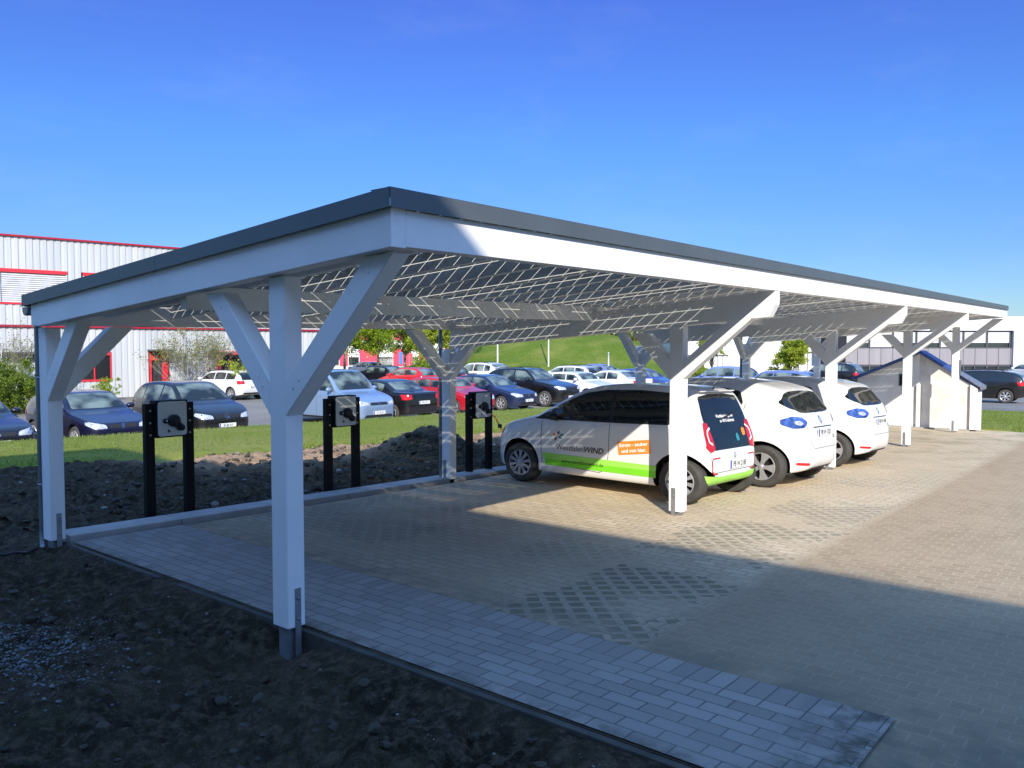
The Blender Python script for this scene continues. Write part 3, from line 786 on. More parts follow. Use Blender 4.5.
# ------------------------------------------------------------------ cars: body lofted along its length, everything else laid on the body
class Car:
    def __init__(s,**k):
        s.__dict__.update(k)
        if 'cx' in k:s.compress(*k['cx'])
        s.zt=pchip(s.top);s.zb=pchip(s.bot);s.w=pchip(s.plan);s.be=pchip(s.belt)
        s.tum=k.get('tum',.34)
        s.build()
    def compress(s,a,b):
        f=lambda x:(s.fw+(x-s.fw)*a) if x<s.fw else (s.rw+(x-s.rw)*b) if x>s.rw else x
        d=-f(0)
        g=lambda x:f(x)+d
        for n in ('top','bot','plan','belt'):setattr(s,n,[(g(x),z) for x,z in getattr(s,n)])
        fw,rw=s.fw,s.rw
        for n in ('wins','seams'):setattr(s,n,[[(g(x),z) for x,z in p] for p in getattr(s,n)])
        if getattr(s,'win_back',None):s.win_back=[(g(x),z) for x,z in s.win_back]
        s.handles=[(g(x),z) for x,z in s.handles];s.mirror=(g(s.mirror[0]),s.mirror[1])
        s.L=g(s.L);s.fw,s.rw=g(fw),g(rw)
    def stations(s):
        # dense where the profile is steep
        xs=[0.0];x=0.0;L=s.L
        while x<L:
            e=min(x,L-x)
            sl=abs(s.zt(min(L,x+.01))-s.zt(x))/.01
            st=s.res*max(.07,min(1,1/(1+sl*.8),.10+e*1.6))
            x+=st
            if x<L-.004:xs.append(x)
        xs.append(L);return xs
    def section(s,x):
        zt,zb,w=s.zt(x),s.zb(x),s.w(x);h=max(.02,zt-zb)
        be=min(s.be(x),zt-min(.05,h*.2));be=max(be,zb+h*.5)
        up=zt-be
        wr=max(.25*w,w-.02-s.tum*up-.0)
        k=min(1,up/.12)
        sill=min(.13,h*.22)
        cr=min(.055,up*.5)
        pts=[(0,zb),(w*.55,zb),(w-.10,zb+.004),(w-.035,zb+sill*.25),(w-.012,zb+sill),(w-.002,zb+(be-zb)*.45),(w,zb+(be-zb)*.68),(w-.010,be-(be-zb)*.10),
             (w-.028-.02*(1-k),be),(wr+(w-.028-wr)*.5,be+(up-cr)*.5),(wr+.004,be+(up-cr)*.92),(wr-.045*k-.03,zt-cr*.35),(wr*.66,zt-cr*.10),(wr*.33,zt-.004),(0,zt)]
        return pts
    def ring(s,x):
        P=[Vector(p).to_3d() for p in s.section(x)]
        out=[];sub=3
        for i in range(len(P)-1):
            p0=P[max(0,i-1)];p1=P[i];p2=P[i+1];p3=P[min(len(P)-1,i+2)]
            for j in range(sub):
                t=j/sub
                v=.5*((2*p1)+(p2-p0)*t+(2*p0-5*p1+4*p2-p3)*t*t+(3*p1-p0-3*p2+p3)*t**3)
                out.append((max(0,v.x),v.y))
        out.append((0,s.section(x)[-1][1]))
        return out
    def build(s):
        bm=bmesh.new();rings=[]
        for x in s.stations():
            r=s.ring(x)
            vs=[bm.verts.new((x,y,z)) for y,z in r]
            vs+=[bm.verts.new((x,-y,z)) for y,z in r[-2:0:-1]]
            rings.append(vs)
        n=len(rings[0])
        for a,b in zip(rings,rings[1:]):
            for k in range(n):
                bm.faces.new((a[k],a[(k+1)%n],b[(k+1)%n],b[k]))
        bm.faces.new(rings[0]);bm.faces.new(rings[-1][::-1])
        bmesh.ops.recalc_face_normals(bm,faces=bm.faces)
        s.bvh=BVHTree.FromBMesh(bm)
        me=bpy.data.meshes.new('body');bm.to_mesh(me);bm.free()
        me.materials.append(M['timber']);me.materials.append(M['archdark'])
        o=bpy.data.objects.new('body',me);COL.objects.link(o)
        cut=[]
        for wx in (s.fw,s.rw):
            for sd in (-1,1):
                b=bmesh.new();ra=s.r*s.arch;W=s.W/2
                y0=W-.30;y1=W+.2
                n=40
                A=[b.verts.new((wx+ra*math.cos(2*math.pi*k/n),sd*y0,s.r+.02+ra*math.sin(2*math.pi*k/n))) for k in range(n)]
                B=[b.verts.new((wx+ra*math.cos(2*math.pi*k/n),sd*y1,s.r+.02+ra*math.sin(2*math.pi*k/n))) for k in range(n)]
                b.faces.new(A);b.faces.new(B[::-1])
                for k in range(n):b.faces.new((A[k],B[k],B[(k+1)%n],A[(k+1)%n]))
                bmesh.ops.recalc_face_normals(b,faces=b.faces)
                m2=bpy.data.meshes.new('c');b.to_mesh(m2);b.free()
                c=bpy.data.objects.new('c',m2);COL.objects.link(c);cut.append(c)
                md=o.modifiers.new('b','BOOLEAN');md.object=c;md.operation='DIFFERENCE';md.solver='EXACT'
        dg=bpy.context.evaluated_depsgraph_get();dg.update()
        me2=bpy.data.meshes.new_from_object(o.evaluated_get(dg))
        o.modifiers.clear()
        bpy.data.objects.remove(o)
        for c in cut:bpy.data.objects.remove(c)
        ra=s.r*s.arch
        for p in me2.polygons:
            p.material_index=0
            c=p.center
            for wx in (s.fw,s.rw):
                d=math.hypot(c.x-wx,c.z-s.r-.02)
                inward=Vector((wx-c.x,0,s.r+.02-c.z)).dot(p.normal)
                if d<ra*1.002 and ((abs(p.normal.y)>.9 and abs(c.y)<s.W/2-.27) or (d>ra*.97 and inward>.3*ra)):p.material_index=1
            p.use_smooth=True
        me2.name='body';s.body=me2
        me2.set_sharp_from_angle(angle=R(38))
        # centre of the car
        s.off=Vector((-s.L/2,0,0))
    def hit(s,axis,u,v,sd=1):
        """side: (x,z); front/rear: (y,z); top:(x,y)"""
        if axis=='side':o=Vector((u,sd*3,v));d=Vector((0,-sd,0))
        elif axis=='front':o=Vector((-2,u,v));d=Vector((1,0,0))
        elif axis=='rear':o=Vector((s.L+2,u,v));d=Vector((-1,0,0))
        else:o=Vector((u,v,4));d=Vector((0,0,-1))
        h=s.bvh.ray_cast(o,d)
        return (h[0],h[1]) if h[0] is not None else (None,None)
    def panel(s,poly,axis,sd=1,off=.004,step=.06,holes=None):
        bm=bmesh.new()
        vs=[bm.verts.new((p[0],p[1],0)) for p in poly];f=bm.faces.new(vs)
        bmesh.ops.triangulate(bm,faces=[f])
        xs=[p[0] for p in poly];ys=[p[1] for p in poly]
        for lo,hi,nn in ((min(xs),max(xs),Vector((1,0,0))),(min(ys),max(ys),Vector((0,1,0)))):
            k=lo+step*.5
            while k<hi:
                bmesh.ops.bisect_plane(bm,geom=bm.verts[:]+bm.edges[:]+bm.faces[:],plane_co=nn*k,plane_no=nn,dist=1e-5);k+=step
        bad=[]
        for v in bm.verts:
            p,n=s.hit(axis,v.co.x,v.co.y,sd)
            if p is None:bad.append(v);continue
            v.co=p+n*off
        if bad:bmesh.ops.delete(bm,geom=bad,context='VERTS')
        for f in bm.faces:
            f.smooth=True
        bmesh.ops.recalc_face_normals(bm,faces=bm.faces)
        # outward
        d={'side':Vector((0,sd,0)),'front':Vector((-1,0,0)),'rear':Vector((1,0,0)),'top':Vector((0,0,1))}[axis]
        if sum((f.normal*f.calc_area() for f in bm.faces),Vector()).dot(d)<0:bmesh.ops.reverse_faces(bm,faces=bm.faces)
        me=bpy.data.meshes.new('p');bm.to_mesh(me);bm.free();return me
    def strip(s,line,wd,axis,sd=1,off=.005):
        pts=[]
        for a,b in zip(line,line[1:]):
            L=math.hypot(b[0]-a[0],b[1]-a[1]);n=max(1,int(L/.05))
            for i in range(n):pts.append((a[0]+(b[0]-a[0])*i/n,a[1]+(b[1]-a[1])*i/n))
        pts.append(line[-1]);bm=bmesh.new();prev=None
        for i,p in enumerate(pts):
            a=pts[max(0,i-1)];b=pts[min(len(pts)-1,i+1)];d=Vector((b[0]-a[0],b[1]-a[1])).normalized();n=Vector((-d.y,d.x))*wd/2
            r=[]
            for k in (-1,1):
                h,nn=s.hit(axis,p[0]+k*n.x,p[1]+k*n.y,sd)
                if h is None:r=None;break
                r.append(bm.verts.new(h+nn*off))
            if r and prev:bm.faces.new((prev[0],prev[1],r[1],r[0]))
            prev=r
        me=bpy.data.meshes.new('s');bm.to_mesh(me);bm.free();return me
def round_poly(p,it=2,k=.25):
    for _ in range(it):
        q=[]
        for i in range(len(p)):
            a,b=p[i],p[(i+1)%len(p)]
            q.append((a[0]+(b[0]-a[0])*k,a[1]+(b[1]-a[1])*k));q.append((a[0]+(b[0]-a[0])*(1-k),a[1]+(b[1]-a[1])*(1-k)))
        p=q
    return p
def rc(p,r=.03):
    """round the corners of polygon p by radius-ish r"""
    out=[];n=len(p)
    for i in range(n):
        a,b,c=Vector(p[i-1]),Vector(p[i]),Vector(p[(i+1)%n])
        u=(a-b);v=(c-b);ru=min(r,u.length*.4);rv=min(r,v.length*.4)
        p0=b+u.normalized()*ru;p2=b+v.normalized()*rv
        for t in (0,.25,.5,.75,1):
            q=p0*(1-t)**2+b*2*t*(1-t)+p2*t*t;out.append((q.x,q.y))
    return out
def text_mesh(txt,size,italic=0,bold=0):
    c=bpy.data.curves.new('t','FONT');c.body=txt;c.size=size;c.shear=italic;c.offset=bold;c.resolution_u=2
    c.align_x='CENTER'
    o=bpy.data.objects.new('t',c);COL.objects.link(o)
    dg=bpy.context.evaluated_depsgraph_get();dg.update()
    me=bpy.data.meshes.new_from_object(o.evaluated_get(dg));bpy.data.objects.remove(o);return me
def text_on(car,txt,size,pos,axis,sd=1,off=.0075,rot=0,mirror=False,italic=0,bold=0,wide=1):
    me=text_mesh(txt,size,italic,bold)
    bm=bmesh.new();bm.from_mesh(me)
    for lo in range(1):
        pass
    for v in bm.verts:
        x,y=v.co.x*wide*(-1 if mirror else 1),v.co.y
        c,s_=math.cos(rot),math.sin(rot);x,y=x*c-y*s_,x*s_+y*c
        h,n=car.hit(axis,pos[0]+x,pos[1]+y,sd)
        v.co=h+n*off if h is not None else Vector((0,0,0))
    out=bpy.data.meshes.new('t');bm.to_mesh(out);bm.free();return out
def rim_mesh(r,style,bm=None):
    """wheel face toward -Y; r is tyre radius"""
    rr=r*.66
    bm=bmesh.new()
    lathe(bm,[(rr*1.0,.0),(rr*.97,-.012),(rr*.93,-.008),(rr*.91,.03),(rr*.90,.06)],32,'Y')
    n,wd,tw={'ten':(10,.30,.0),'five':(5,.62,.0),'seven':(7,.36,.0)}[style]
    for k in range(n):
        Mx=Matrix.Rotation(2*math.pi*k/n,4,'Y')
        w0=rr*wd*.28;w1=rr*wd*.55
        if style=='five':
            pts=[(rr*.10,-w1*.30),(rr*.50,-w0*.9),(rr*.93,-w1*.95),(rr*.93,w1*.95),(rr*.50,w0*.9),(rr*.10,w1*.30)]
            pts=[(x,z) for x,z in pts]
        else:pts=[(rr*.15,-w0*.7),(rr*.93,-w1*.8),(rr*.93,w1*.8),(rr*.15,w0*.7)]
        prism(bm,pts,-.010,.012,M=Mx)
    lathe(bm,[(0,-.018),(rr*.13,-.017),(rr*.2,-.008),(rr*.24,.01)],20,'Y')
    return bm
def tyre_mesh(r,wd=.19):
    bm=bmesh.new()
    lathe(bm,[(r*.655,.03),(r*.66,.0),(r*.75,-.012),(r*.9,-.010),(r*.965,.006),(r,.03),(r,wd-.03),(r*.965,wd-.005),(r*.8,wd),(r*.655,wd-.02)],36,'Y')
    return bm
_wh={}
def wheel_me(r,style):
    k=(round(r,3),style)
    if k not in _wh:
        def mk(b,nm,mat):
            me=bpy.data.meshes.new(nm);b.to_mesh(me);b.free();me.materials.append(mat)
            for p in me.polygons:p.use_smooth=True
            me.set_sharp_from_angle(angle=R(35));return me
        b=bmesh.new();lathe(b,[(0,.055),(r*.6,.055),(r*.66,.02)],24,'Y')
        _wh[k]=(mk(tyre_mesh(r),'tyre',M['rubber']),mk(rim_mesh(r,style),'rim',M['alloy'] if style!='ten' else M['hubcap']),mk(b,'brake_disc',M['archdark']))
    return _wh[k]
def add(name,me,mat,parent,off,thin=False):
    me=me.copy() if me.users else me
    me.name=name;me.materials.clear();me.materials.append(mat)
    o=bpy.data.objects.new(name,me);COL.objects.link(o);o.parent=parent;o.location=off
    return o
def mkcar(c,name,paintm,loc,rz,label,group=None,style=None,glass='carglass',rot=None):
    root=empty(name,loc,rz,label,'car',group,rot)
    off=c.off
    b=bpy.data.objects.new('body',c.body.copy());COL.objects.link(b);b.parent=root;b.location=off
    b.data.materials[0]=paintm;b.data.materials[1]=M['archdark'];b.data.name='body'
    for wx in (c.fw,c.rw):
        for sd in (-1,1):
            t,r_,d=wheel_me(c.r,style or c.style)
            wh=bpy.data.objects.new('wheel',d);COL.objects.link(wh);wh.parent=root
            yw=sd*(c.W/2-.035)
            wh.location=(wx+off.x,yw,c.r)
            wh.rotation_euler=(0,random.uniform(0,1.2),0) if sd<0 else (0,random.uniform(0,1.2),math.pi)
            for me,nm in ((t,'tyre'),(r_,'rim')):
                o=bpy.data.objects.new(nm,me);COL.objects.link(o);o.parent=wh
    G=M[glass]
    if not hasattr(c,'cache'):
        c.cache=[]
        def P(nm,me,mat,par=None):c.cache.append((nm,me,mat,par))
        for sd in (-1,1):
            if getattr(c,'win_back',None):
                P('window_surround',c.panel(rc(c.win_back,.04),'side',sd,.0015),'blackplastic')
            for w_ in c.wins:
                P('side_window',c.panel(rc(w_,.03),'side',sd,.004),'GLASS')
            for l in c.seams:P('door_seam',c.strip(l,.007,'side',sd,.0025),'archdark')
            for hx_,hz in c.handles:P('door_handle',c.panel(rc([(hx_-.08,hz-.014),(hx_+.08,hz-.014),(hx_+.08,hz+.014),(hx_-.08,hz+.014)],.012),'side',sd,.012),'PAINT')
            for poly,mat in c.head:P('headlight',c.panel(rc([(sd*y,z) for y,z in poly],.03),'front',1,.006,.04),mat)
            for poly,mat in getattr(c,'headside',[]):P('headlight',c.panel(rc(poly,.03),'side',sd,.006,.04),mat)
            for poly,mat in c.tail:P('tail_light',c.panel(rc([(sd*y,z) for y,z in poly],.02),'rear',1,.008,.04),mat)
            for poly,mat in getattr(c,'tailside',[]):P('tail_light',c.panel(rc(poly,.02),'side',sd,.008,.04),mat)
            for poly,mat in getattr(c,'sidex',[]):P('side_trim',c.panel(rc(poly,.015),'side',sd,.006),mat)
        P('windscreen',c.panel(rc(c.ws,.05),'front',1,.004),'GLASS')
        P('rear_window',c.panel(rc(c.rws,.05),'rear',1,.005),'GLASS')
        for nm,poly,mat,o_ in c.frontx:P(nm,c.panel(rc(poly,.03),'front',1,o_,.05),mat)
        for nm,poly,mat,o_ in c.rearx:P(nm,c.panel(rc(poly,.03),'rear',1,o_,.05),mat)
    for nm,me,mat,par in c.cache:
        o=bpy.data.objects.new(nm,me.copy());COL.objects.link(o);o.parent=root;o.location=off
        o.data.materials.clear();o.data.materials.append(G if mat=='GLASS' else paintm if mat=='PAINT' else M[mat]);o.data.name=nm
    # mirrors
    mx,mz=c.mirror;ms=getattr(c,'mscale',1)
    for sd in (-1,1):
        h,n=c.hit('side',mx,mz,sd)
        bm=bmesh.new()
        ym=abs(h.y)
        bmesh.ops.create_icosphere(bm,subdivisions=3,radius=1)
        for v in bm.verts:
            co_=v.co;v.co=Vector((mx+off.x+co_.x*(.055 if co_.x>0 else .085),sd*(ym+.13*ms)+co_.y*.115*ms,mz+.05+co_.z*.072*ms))
        for f in bm.faces:f.smooth=True
        m=obj('mirror',bm,paintm if c.mirror_paint else M['blackplastic'],root)
        bm=bmesh.new();tube(bm,[(mx+off.x,sd*(ym-.03),mz),(mx+off.x,sd*(ym+.08),mz+.02)],.022,8);obj('mirror_arm',bm,M['blackplastic'],m)
    return root
def plate_on(car,root,txt,z,axis,y=0,w=.52,h=.112,size=.095,tilt=0):
    """flat number plate with blue strip; returns objects"""
    e=1 if axis=='front' else -1
    p,n=car.hit(axis,y,z)
    x=p.x
    # keep the plate clear of the body along its width
    for yy in (-w/2,0,w/2):
        for zz in (-h/2,h/2):
            q,_=car.hit(axis,y+yy,z+zz)
            if q is not None:x=min(x,q.x) if axis=='front' else max(x,q.x)
    sx=-1 if axis=='front' else 1
    x=x+sx*.006+car.off.x
    bm=bmesh.new();box(bm,(min(x,x+sx*.008),y-w/2,z-h/2),(max(x,x+sx*.008),y+w/2,z+h/2),bev=.003)
    pl=obj('number_plate',bm,M['plate'],root)
    xf=x+sx*.0095
    # when looking at the front (-x side) the viewer's left is +y; at the rear it is -y
    left=1 if axis=='front' else -1
    bm=bmesh.new();a=y+left*(w/2-.004);b=a-left*.042
    quad(bm,[(xf,a,z-h/2+.004),(xf,b,z-h/2+.004),(xf,b,z+h/2-.004),(xf,a,z+h/2-.004)]);obj('blue_strip',bm,M['euro'],pl)
    me=text_mesh(txt,size,0,.001)
    bm=bmesh.new();bm.from_mesh(me)
    for v in bm.verts:v.co=Vector((xf+sx*.0005,y-left*(v.co.x*.82+.02),z-size*.36+v.co.y))
    obj('plate_lettering',bm,M['ink'],pl)
    return pl
def emblem(car,root,z,axis,kind='ring',r=.055,y=0,mat='chrome'):
    p,n=car.hit(axis,y,z)
    if p is None:return
    sx=-1 if axis=='front' else 1
    p=p+car.off
    q=Vector((sx,0,0)).lerp(n,.8).normalized()
    Mx=Matrix.Translation(p+q*.008)@q.to_track_quat('Y','Z').to_matrix().to_4x4()
    bm=bmesh.new()
    def ring(r0,r1,n=24):
        prev=None
        A=[bm.verts.new(Mx@Vector((r0*math.cos(6.2832*k/n),.003,r0*math.sin(6.2832*k/n)))) for k in range(n)]
        B=[bm.verts.new(Mx@Vector((r1*math.cos(6.2832*k/n),.0,r1*math.sin(6.2832*k/n)))) for k in range(n)]
        for k in range(n):bm.faces.new((A[k],A[(k+1)%n],B[(k+1)%n],B[k]))
    def bar(a,b,w):
        a=Vector(a);b=Vector(b);d=(b-a).normalized();m=Vector((-d.y,d.x))*w/2
        bm.faces.new([bm.verts.new(Mx@Vector((c.x,.003,c.y))) for c in (a-m,b-m,b+m,a+m)])
    if kind=='ring':ring(r,r*.84)
    if kind=='vw':
        ring(r,r*.86)
        for sgn in (-1,1):
            bar((sgn*r*.45,r*.75),(0,r*.05),r*.16);bar((sgn*r*.88,r*.1),(sgn*r*.42,-r*.8),r*.16);bar((sgn*r*.42,-r*.8),(0,-r*.05),r*.16)
    if kind=='star':
        ring(r,r*.9)
        for k in range(3):
            a=R(90+120*k);bar((0,0),(r*.9*math.cos(a),r*.9*math.sin(a)),r*.16)
    if kind=='diamond':
        for s1 in (-1,1):
            bar((0,r),(s1*r*.62,0),r*.28);bar((s1*r*.62,0),(0,-r),r*.28)
    if kind=='lion':
        bar((-r*.3,-r*.9),(-r*.1,r*.7),r*.35);bar((-r*.1,r*.7),(r*.5,r*.4),r*.3);bar((-r*.2,0),(r*.6,-r*.1),r*.22);bar((-r*.2,-r*.5),(r*.5,-r*.9),r*.25);bar((-r*.3,r*.2),(-r*.7,r*.8),r*.15)
    if kind=='chevron':
        for dz in (0,-r*.6):
            for s1 in (-1,1):bar((0,dz+r*.5),(s1*r*.8,dz),r*.3)
    if kind=='fourrings':
        pass
    obj('emblem',bm,M[mat],root)
# ------------------------------------------------------------------ the two electric models, built closely
UP=Car(L=3.54,W=1.645,H=1.49,fw=.60,rw=3.01,r=.285,arch=1.19,res=.06,tum=.36,style='ten',
 top=[(0,.52),(.015,.62),(.06,.735),(.16,.815),(.35,.875),(.6,.94),(.82,1.005),(1.0,1.105),(1.25,1.255),(1.5,1.385),(1.75,1.455),(2.1,1.489),(2.6,1.483),(2.9,1.455),(3.06,1.41),(3.14,1.33),(3.25,1.16),(3.38,.92),(3.48,.72),(3.54,.56)],
 bot=[(0,.40),(.03,.27),(.12,.20),(.4,.185),(2.9,.185),(3.25,.21),(3.44,.25),(3.51,.31),(3.54,.42)],
 plan=[(0,.44),(.02,.54),(.08,.645),(.2,.725),(.4,.79),(.7,.815),(1.2,.8225),(2.6,.8225),(3.0,.81),(3.28,.775),(3.42,.725),(3.50,.66),(3.54,.58)],
 cx=(.92,.62),
 belt=[(0,.55),(.3,.78),(.9,.93),(1.3,.955),(2.3,.975),(3.54,1.0)],
 win_back=[(.83,.945),(1.10,1.085),(1.36,1.24),(1.60,1.345),(1.90,1.395),(2.4,1.41),(2.86,1.385),(3.02,1.35),(2.93,1.10),(2.87,.985),(2.2,.965),(1.3,.95)],
 wins=[[(1.10,.975),(1.16,1.085),(1.40,1.225),(1.64,1.325),(1.90,1.375),(2.0,1.38),(2.02,.98)],[(2.08,.985),(2.06,1.385),(2.4,1.39),(2.84,1.365),(2.96,1.335),(2.88,1.12),(2.83,1.005)]],
 seams=[[(.985,.93),(.985,.55),(1.0,.33),(1.9,.28),(2.02,.33),(2.05,.6),(2.05,.955)]],
 handles=[(1.88,.88)],
 head=[([(.44,.60),(.50,.76),(.66,.80),(.70,.70),(.62,.58)],'lamp')],
 tail=[([(.50,.68),(.48,.74),(.50,.90),(.53,1.02),(.63,1.03),(.67,.9),(.68,.72),(.62,.66)],'red_lamp')],
 tailside=[],
 ws=[(-.60,1.02),(.60,1.02),(.60,1.16),(.53,1.37),(.25,1.405),(-.25,1.405),(-.53,1.37),(-.60,1.16)],
 rws=[(-.56,.68),(.56,.68),(.60,.80),(.59,1.12),(.53,1.345),(.2,1.375),(-.2,1.375),(-.53,1.345),(-.59,1.12),(-.60,.80)],
 frontx=[('bumper_grille',[(-.42,.30),(.42,.30),(.36,.42),(-.36,.42)],'blackplastic',.004)],
 rearx=[],sidex=[],mirror=(1.22,.95),mirror_paint=False,mscale=.72)
Z0=dict(cx=(.95,.86),L=4.084,W=1.73,H=1.562,fw=.84,rw=3.42,r=.305,arch=1.14,res=.06,tum=.42,style='five',
 top=[(0,.50),(.02,.60),(.08,.72),(.25,.82),(.6,.92),(.95,1.02),(1.2,1.15),(1.5,1.33),(1.85,1.48),(2.2,1.55),(2.6,1.562),(3.05,1.53),(3.38,1.47),(3.56,1.42),(3.64,1.36),(3.76,1.22),(3.88,1.09),(3.965,.99),(4.02,.88),(4.06,.74),(4.084,.58)],
 bot=[(0,.38),(.04,.25),(.15,.19),(.5,.18),(3.4,.18),(3.8,.22),(3.98,.27),(4.06,.35),(4.084,.46)],
 plan=[(0,.45),(.03,.58),(.12,.70),(.3,.79),(.6,.84),(1.0,.86),(2.8,.865),(3.25,.862),(3.45,.845),(3.65,.79),(3.82,.70),(3.95,.60),(4.04,.48),(4.084,.36)],
 belt=[(0,.55),(.4,.8),(1.0,.93),(1.6,.97),(2.6,1.0),(3.3,1.06),(3.7,1.10),(4.084,1.0)],
 wins=[[(1.28,1.0),(1.5,1.15),(1.85,1.33),(2.15,1.41),(2.36,1.42),(2.36,1.02)],[(2.43,1.02),(2.43,1.42),(2.8,1.41),(3.04,1.37),(3.12,1.20),(3.02,1.07)]],
 seams=[[(1.16,.95),(1.15,.55),(1.2,.33),(2.3,.3),(2.38,.4),(2.40,1.0)],[(2.40,.4),(2.45,.31),(2.9,.33),(3.02,.6),(3.1,.8),(3.16,1.18)]],
 handles=[(2.22,.86)],
 head=[([(.42,.62),(.46,.74),(.68,.84),(.74,.80),(.64,.66)],'lamp')],
 tail=[([(.485,.955),(.56,1.02),(.68,1.04),(.77,.99),(.77,.92),(.68,.865),(.56,.875)],'bluelamp')],
 ws=[(-.62,1.05),(.62,1.05),(.60,1.2),(.50,1.45),(.2,1.49),(-.2,1.49),(-.50,1.45),(-.60,1.2)],
 rws=[(-.30,1.075),(.30,1.075),(.50,1.085),(.68,1.15),(.72,1.23),(.60,1.345),(.40,1.375),(.0,1.385),(-.40,1.375),(-.60,1.345),(-.72,1.23),(-.68,1.15),(-.50,1.085)],
 frontx=[('bumper_grille',[(-.5,.28),(.5,.28),(.42,.44),(-.42,.44)],'blackplastic',.004)],
 rearx=[('bumper_reflector',[(.46,.335),(.64,.345),(.64,.385),(.46,.375)],'red_lamp',.006),('bumper_reflector',[(-.46,.335),(-.64,.345),(-.64,.385),(-.46,.375)],'red_lamp',.006),
        ('rear_diffuser',[(-.42,.24),(.42,.24),(.40,.30),(-.40,.30)],'blackplastic',.004)],
 mirror=(1.38,1.02),mirror_paint=False)
ZO=Car(**Z0)
PAINTS={}
def pt(nm,col,**k):
    return paint(nm,col,**k)
white=pt('white_car_paint',(.78,.78,.77),dirt=.05)
white2=pt('dusty_white_car_paint',(.76,.76,.74),dirt=.12)

# --- the hatchback with the green band
TILT=.021
up=mkcar(UP,'parked_car',white,(6.13,1.545,zg(6.10,0)+.0),-math.pi/2+R(-2.5),
 'white hatchback with a bright green band and orange sticker on its side',None,rot=(-TILT,0,-math.pi/2+R(-2.2)))
up.scale=(.985,.89,.90)
O=UP.off
def dec(nm,me,mat,par=up):
    o=bpy.data.objects.new(nm,me);COL.objects.link(o);o.parent=par;o.location=O
    me.name=nm;me.materials.clear();me.materials.append(M[mat]);return o
for sd in (-1,1):
    dec('green_band',UP.panel([(1.0,.30),(2.66,.30),(2.66,.385),(1.0,.385)],'side',sd,.0035),'green')
    dec('green_band',UP.panel([(.97,.385),(2.66,.385),(2.67,.455),(.96,.475)],'side',sd,.0034),'lime')
# looking at the near side (car's right flank faces -X world): text must run from nose(left) to tail(right)
sdn=None
mtest=up.matrix_world if False else None
# rz=-90: local +Y -> world +X ; local -Y faces the camera. Seen from -Y, local +X runs to the right.
sd=-1
dec('lettering',text_on(UP,'Westfalen',.108,(1.41,.535),'side',sd,.005),'greyfilm')
dec('lettering',text_on(UP,'WIND',.108,(1.77,.535),'side',sd,.005,italic=.25,bold=.003),'greyfilm')
dec('web_address',text_on(UP,'www.westfalenwind.de',.07,(1.60,.36),'side',sd,.0062),'ink')
for (cx,cz,a,mt) in ((1.165,.745,150,'orange'),(1.225,.77,60,'ink'),(1.245,.705,-20,'teal'),(1.18,.69,230,'greyfilm'),(1.275,.74,20,'teal')):
    pts=[]
    for px_,pz_ in ((-.035,0),(0,.022),(.042,.004),(0,-.016)):
        c_,s_=math.cos(R(a)),math.sin(R(a));pts.append((cx+px_*c_-pz_*s_,cz+px_*s_+pz_*c_))
    dec('logo_leaf',UP.panel(pts,'side',sd,.005),mt)
rt=R(8)
def rp(cx,cz,w,h,a):
    return [(cx+x*math.cos(a)-z*math.sin(a),cz+x*math.sin(a)+z*math.cos(a)) for x,z in ((-w,-h),(w,-h),(w,h),(-w,h))]
st=dec('orange_sticker',UP.panel(rp(2.36,.665,.225,.088,rt),'side',sd,.004),'orange')
dec('sticker_lettering',text_on(UP,'Strom - sauber',.066,(2.355,.68),'side',sd,.006,rot=rt,bold=.002),'white')
dec('sticker_lettering',text_on(UP,'und von hier.',.066,(2.365,.605),'side',sd,.006,rot=rt,bold=.002),'white')
dec('sticker_lettering',text_on(UP,'e',.03,(.93,.82),'side',sd,.006),'white')
# rear of the hatchback; seen from behind, local +Y... viewer's left is local -Y
dec('glass_lettering',text_on(UP,'Westfalen bewegt sich',.052,(.0,1.075),'rear',1,.0095,bold=.0015),'white')
dec('glass_lettering',text_on(UP,'zu 100 % elektrisch',.052,(.04,1.015),'rear',1,.0095,bold=.0015),'white')
dec('green_bumper_film',UP.panel([(-.66,.20),(.66,.20),(.70,.28),(.70,.375),(.35,.345),(-.35,.345),(-.70,.375),(-.70,.28)],'rear',1,.004,.04),'lime')
for s_ in (-1,1):
    dec('bumper_outline',UP.strip([(s_*.40,.585),(s_*.58,.585),(s_*.60,.55),(s_*.60,.43),(s_*.56,.39),(s_*.46,.39)],.018,'rear',1,.005),'red_lamp')
    dec('tail_light_insert',UP.strip([(s_*.50,.96),(s_*.575,.925),(s_*.60,.88),(s_*.60,.79),(s_*.53,.755)],.026,'rear',1,.0105),'white')
dec('rear_door_seam',UP.strip([(-.62,.66),(-.60,.42),(-.5,.405),(.5,.405),(.60,.42),(.62,.66)],.006,'rear',1,.003),'archdark')
me=UP.panel(rc([(.36,.82),(.44,.83),(.45,.91),(.40,.93),(.35,.9)],.02),'rear',1,.0095,.05);dec('glass_sticker',me,'orange')
me=UP.panel(rc([(.16,.76),(.24,.77),(.24,.84),(.20,.87),(.15,.83)],.02),'rear',1,.0095,.05);dec('glass_sticker',me,'teal')
dec('rear_wiper',UP.strip([(-.02,1.075),(.30,1.125)],.018,'rear',1,.02),'blackplastic')
plate_on(UP,up,'PB W 218E',.485,'rear',y=.10,size=.10)
emblem(UP,up,.60,'rear','vw',.04)
bm=bmesh.new();box(bm,(2.90,-.48,1.405),(3.06,.48,1.421),bev=.008);o=obj('roof_spoiler',bm,white,up);o.location=O
# roof aerial
bm=bmesh.new();tube(bm,[(2.98,0,1.44),(3.12,0,1.62)],[.006,.003],6);o=obj('aerial',bm,M['blackplastic'],up);o.location=O

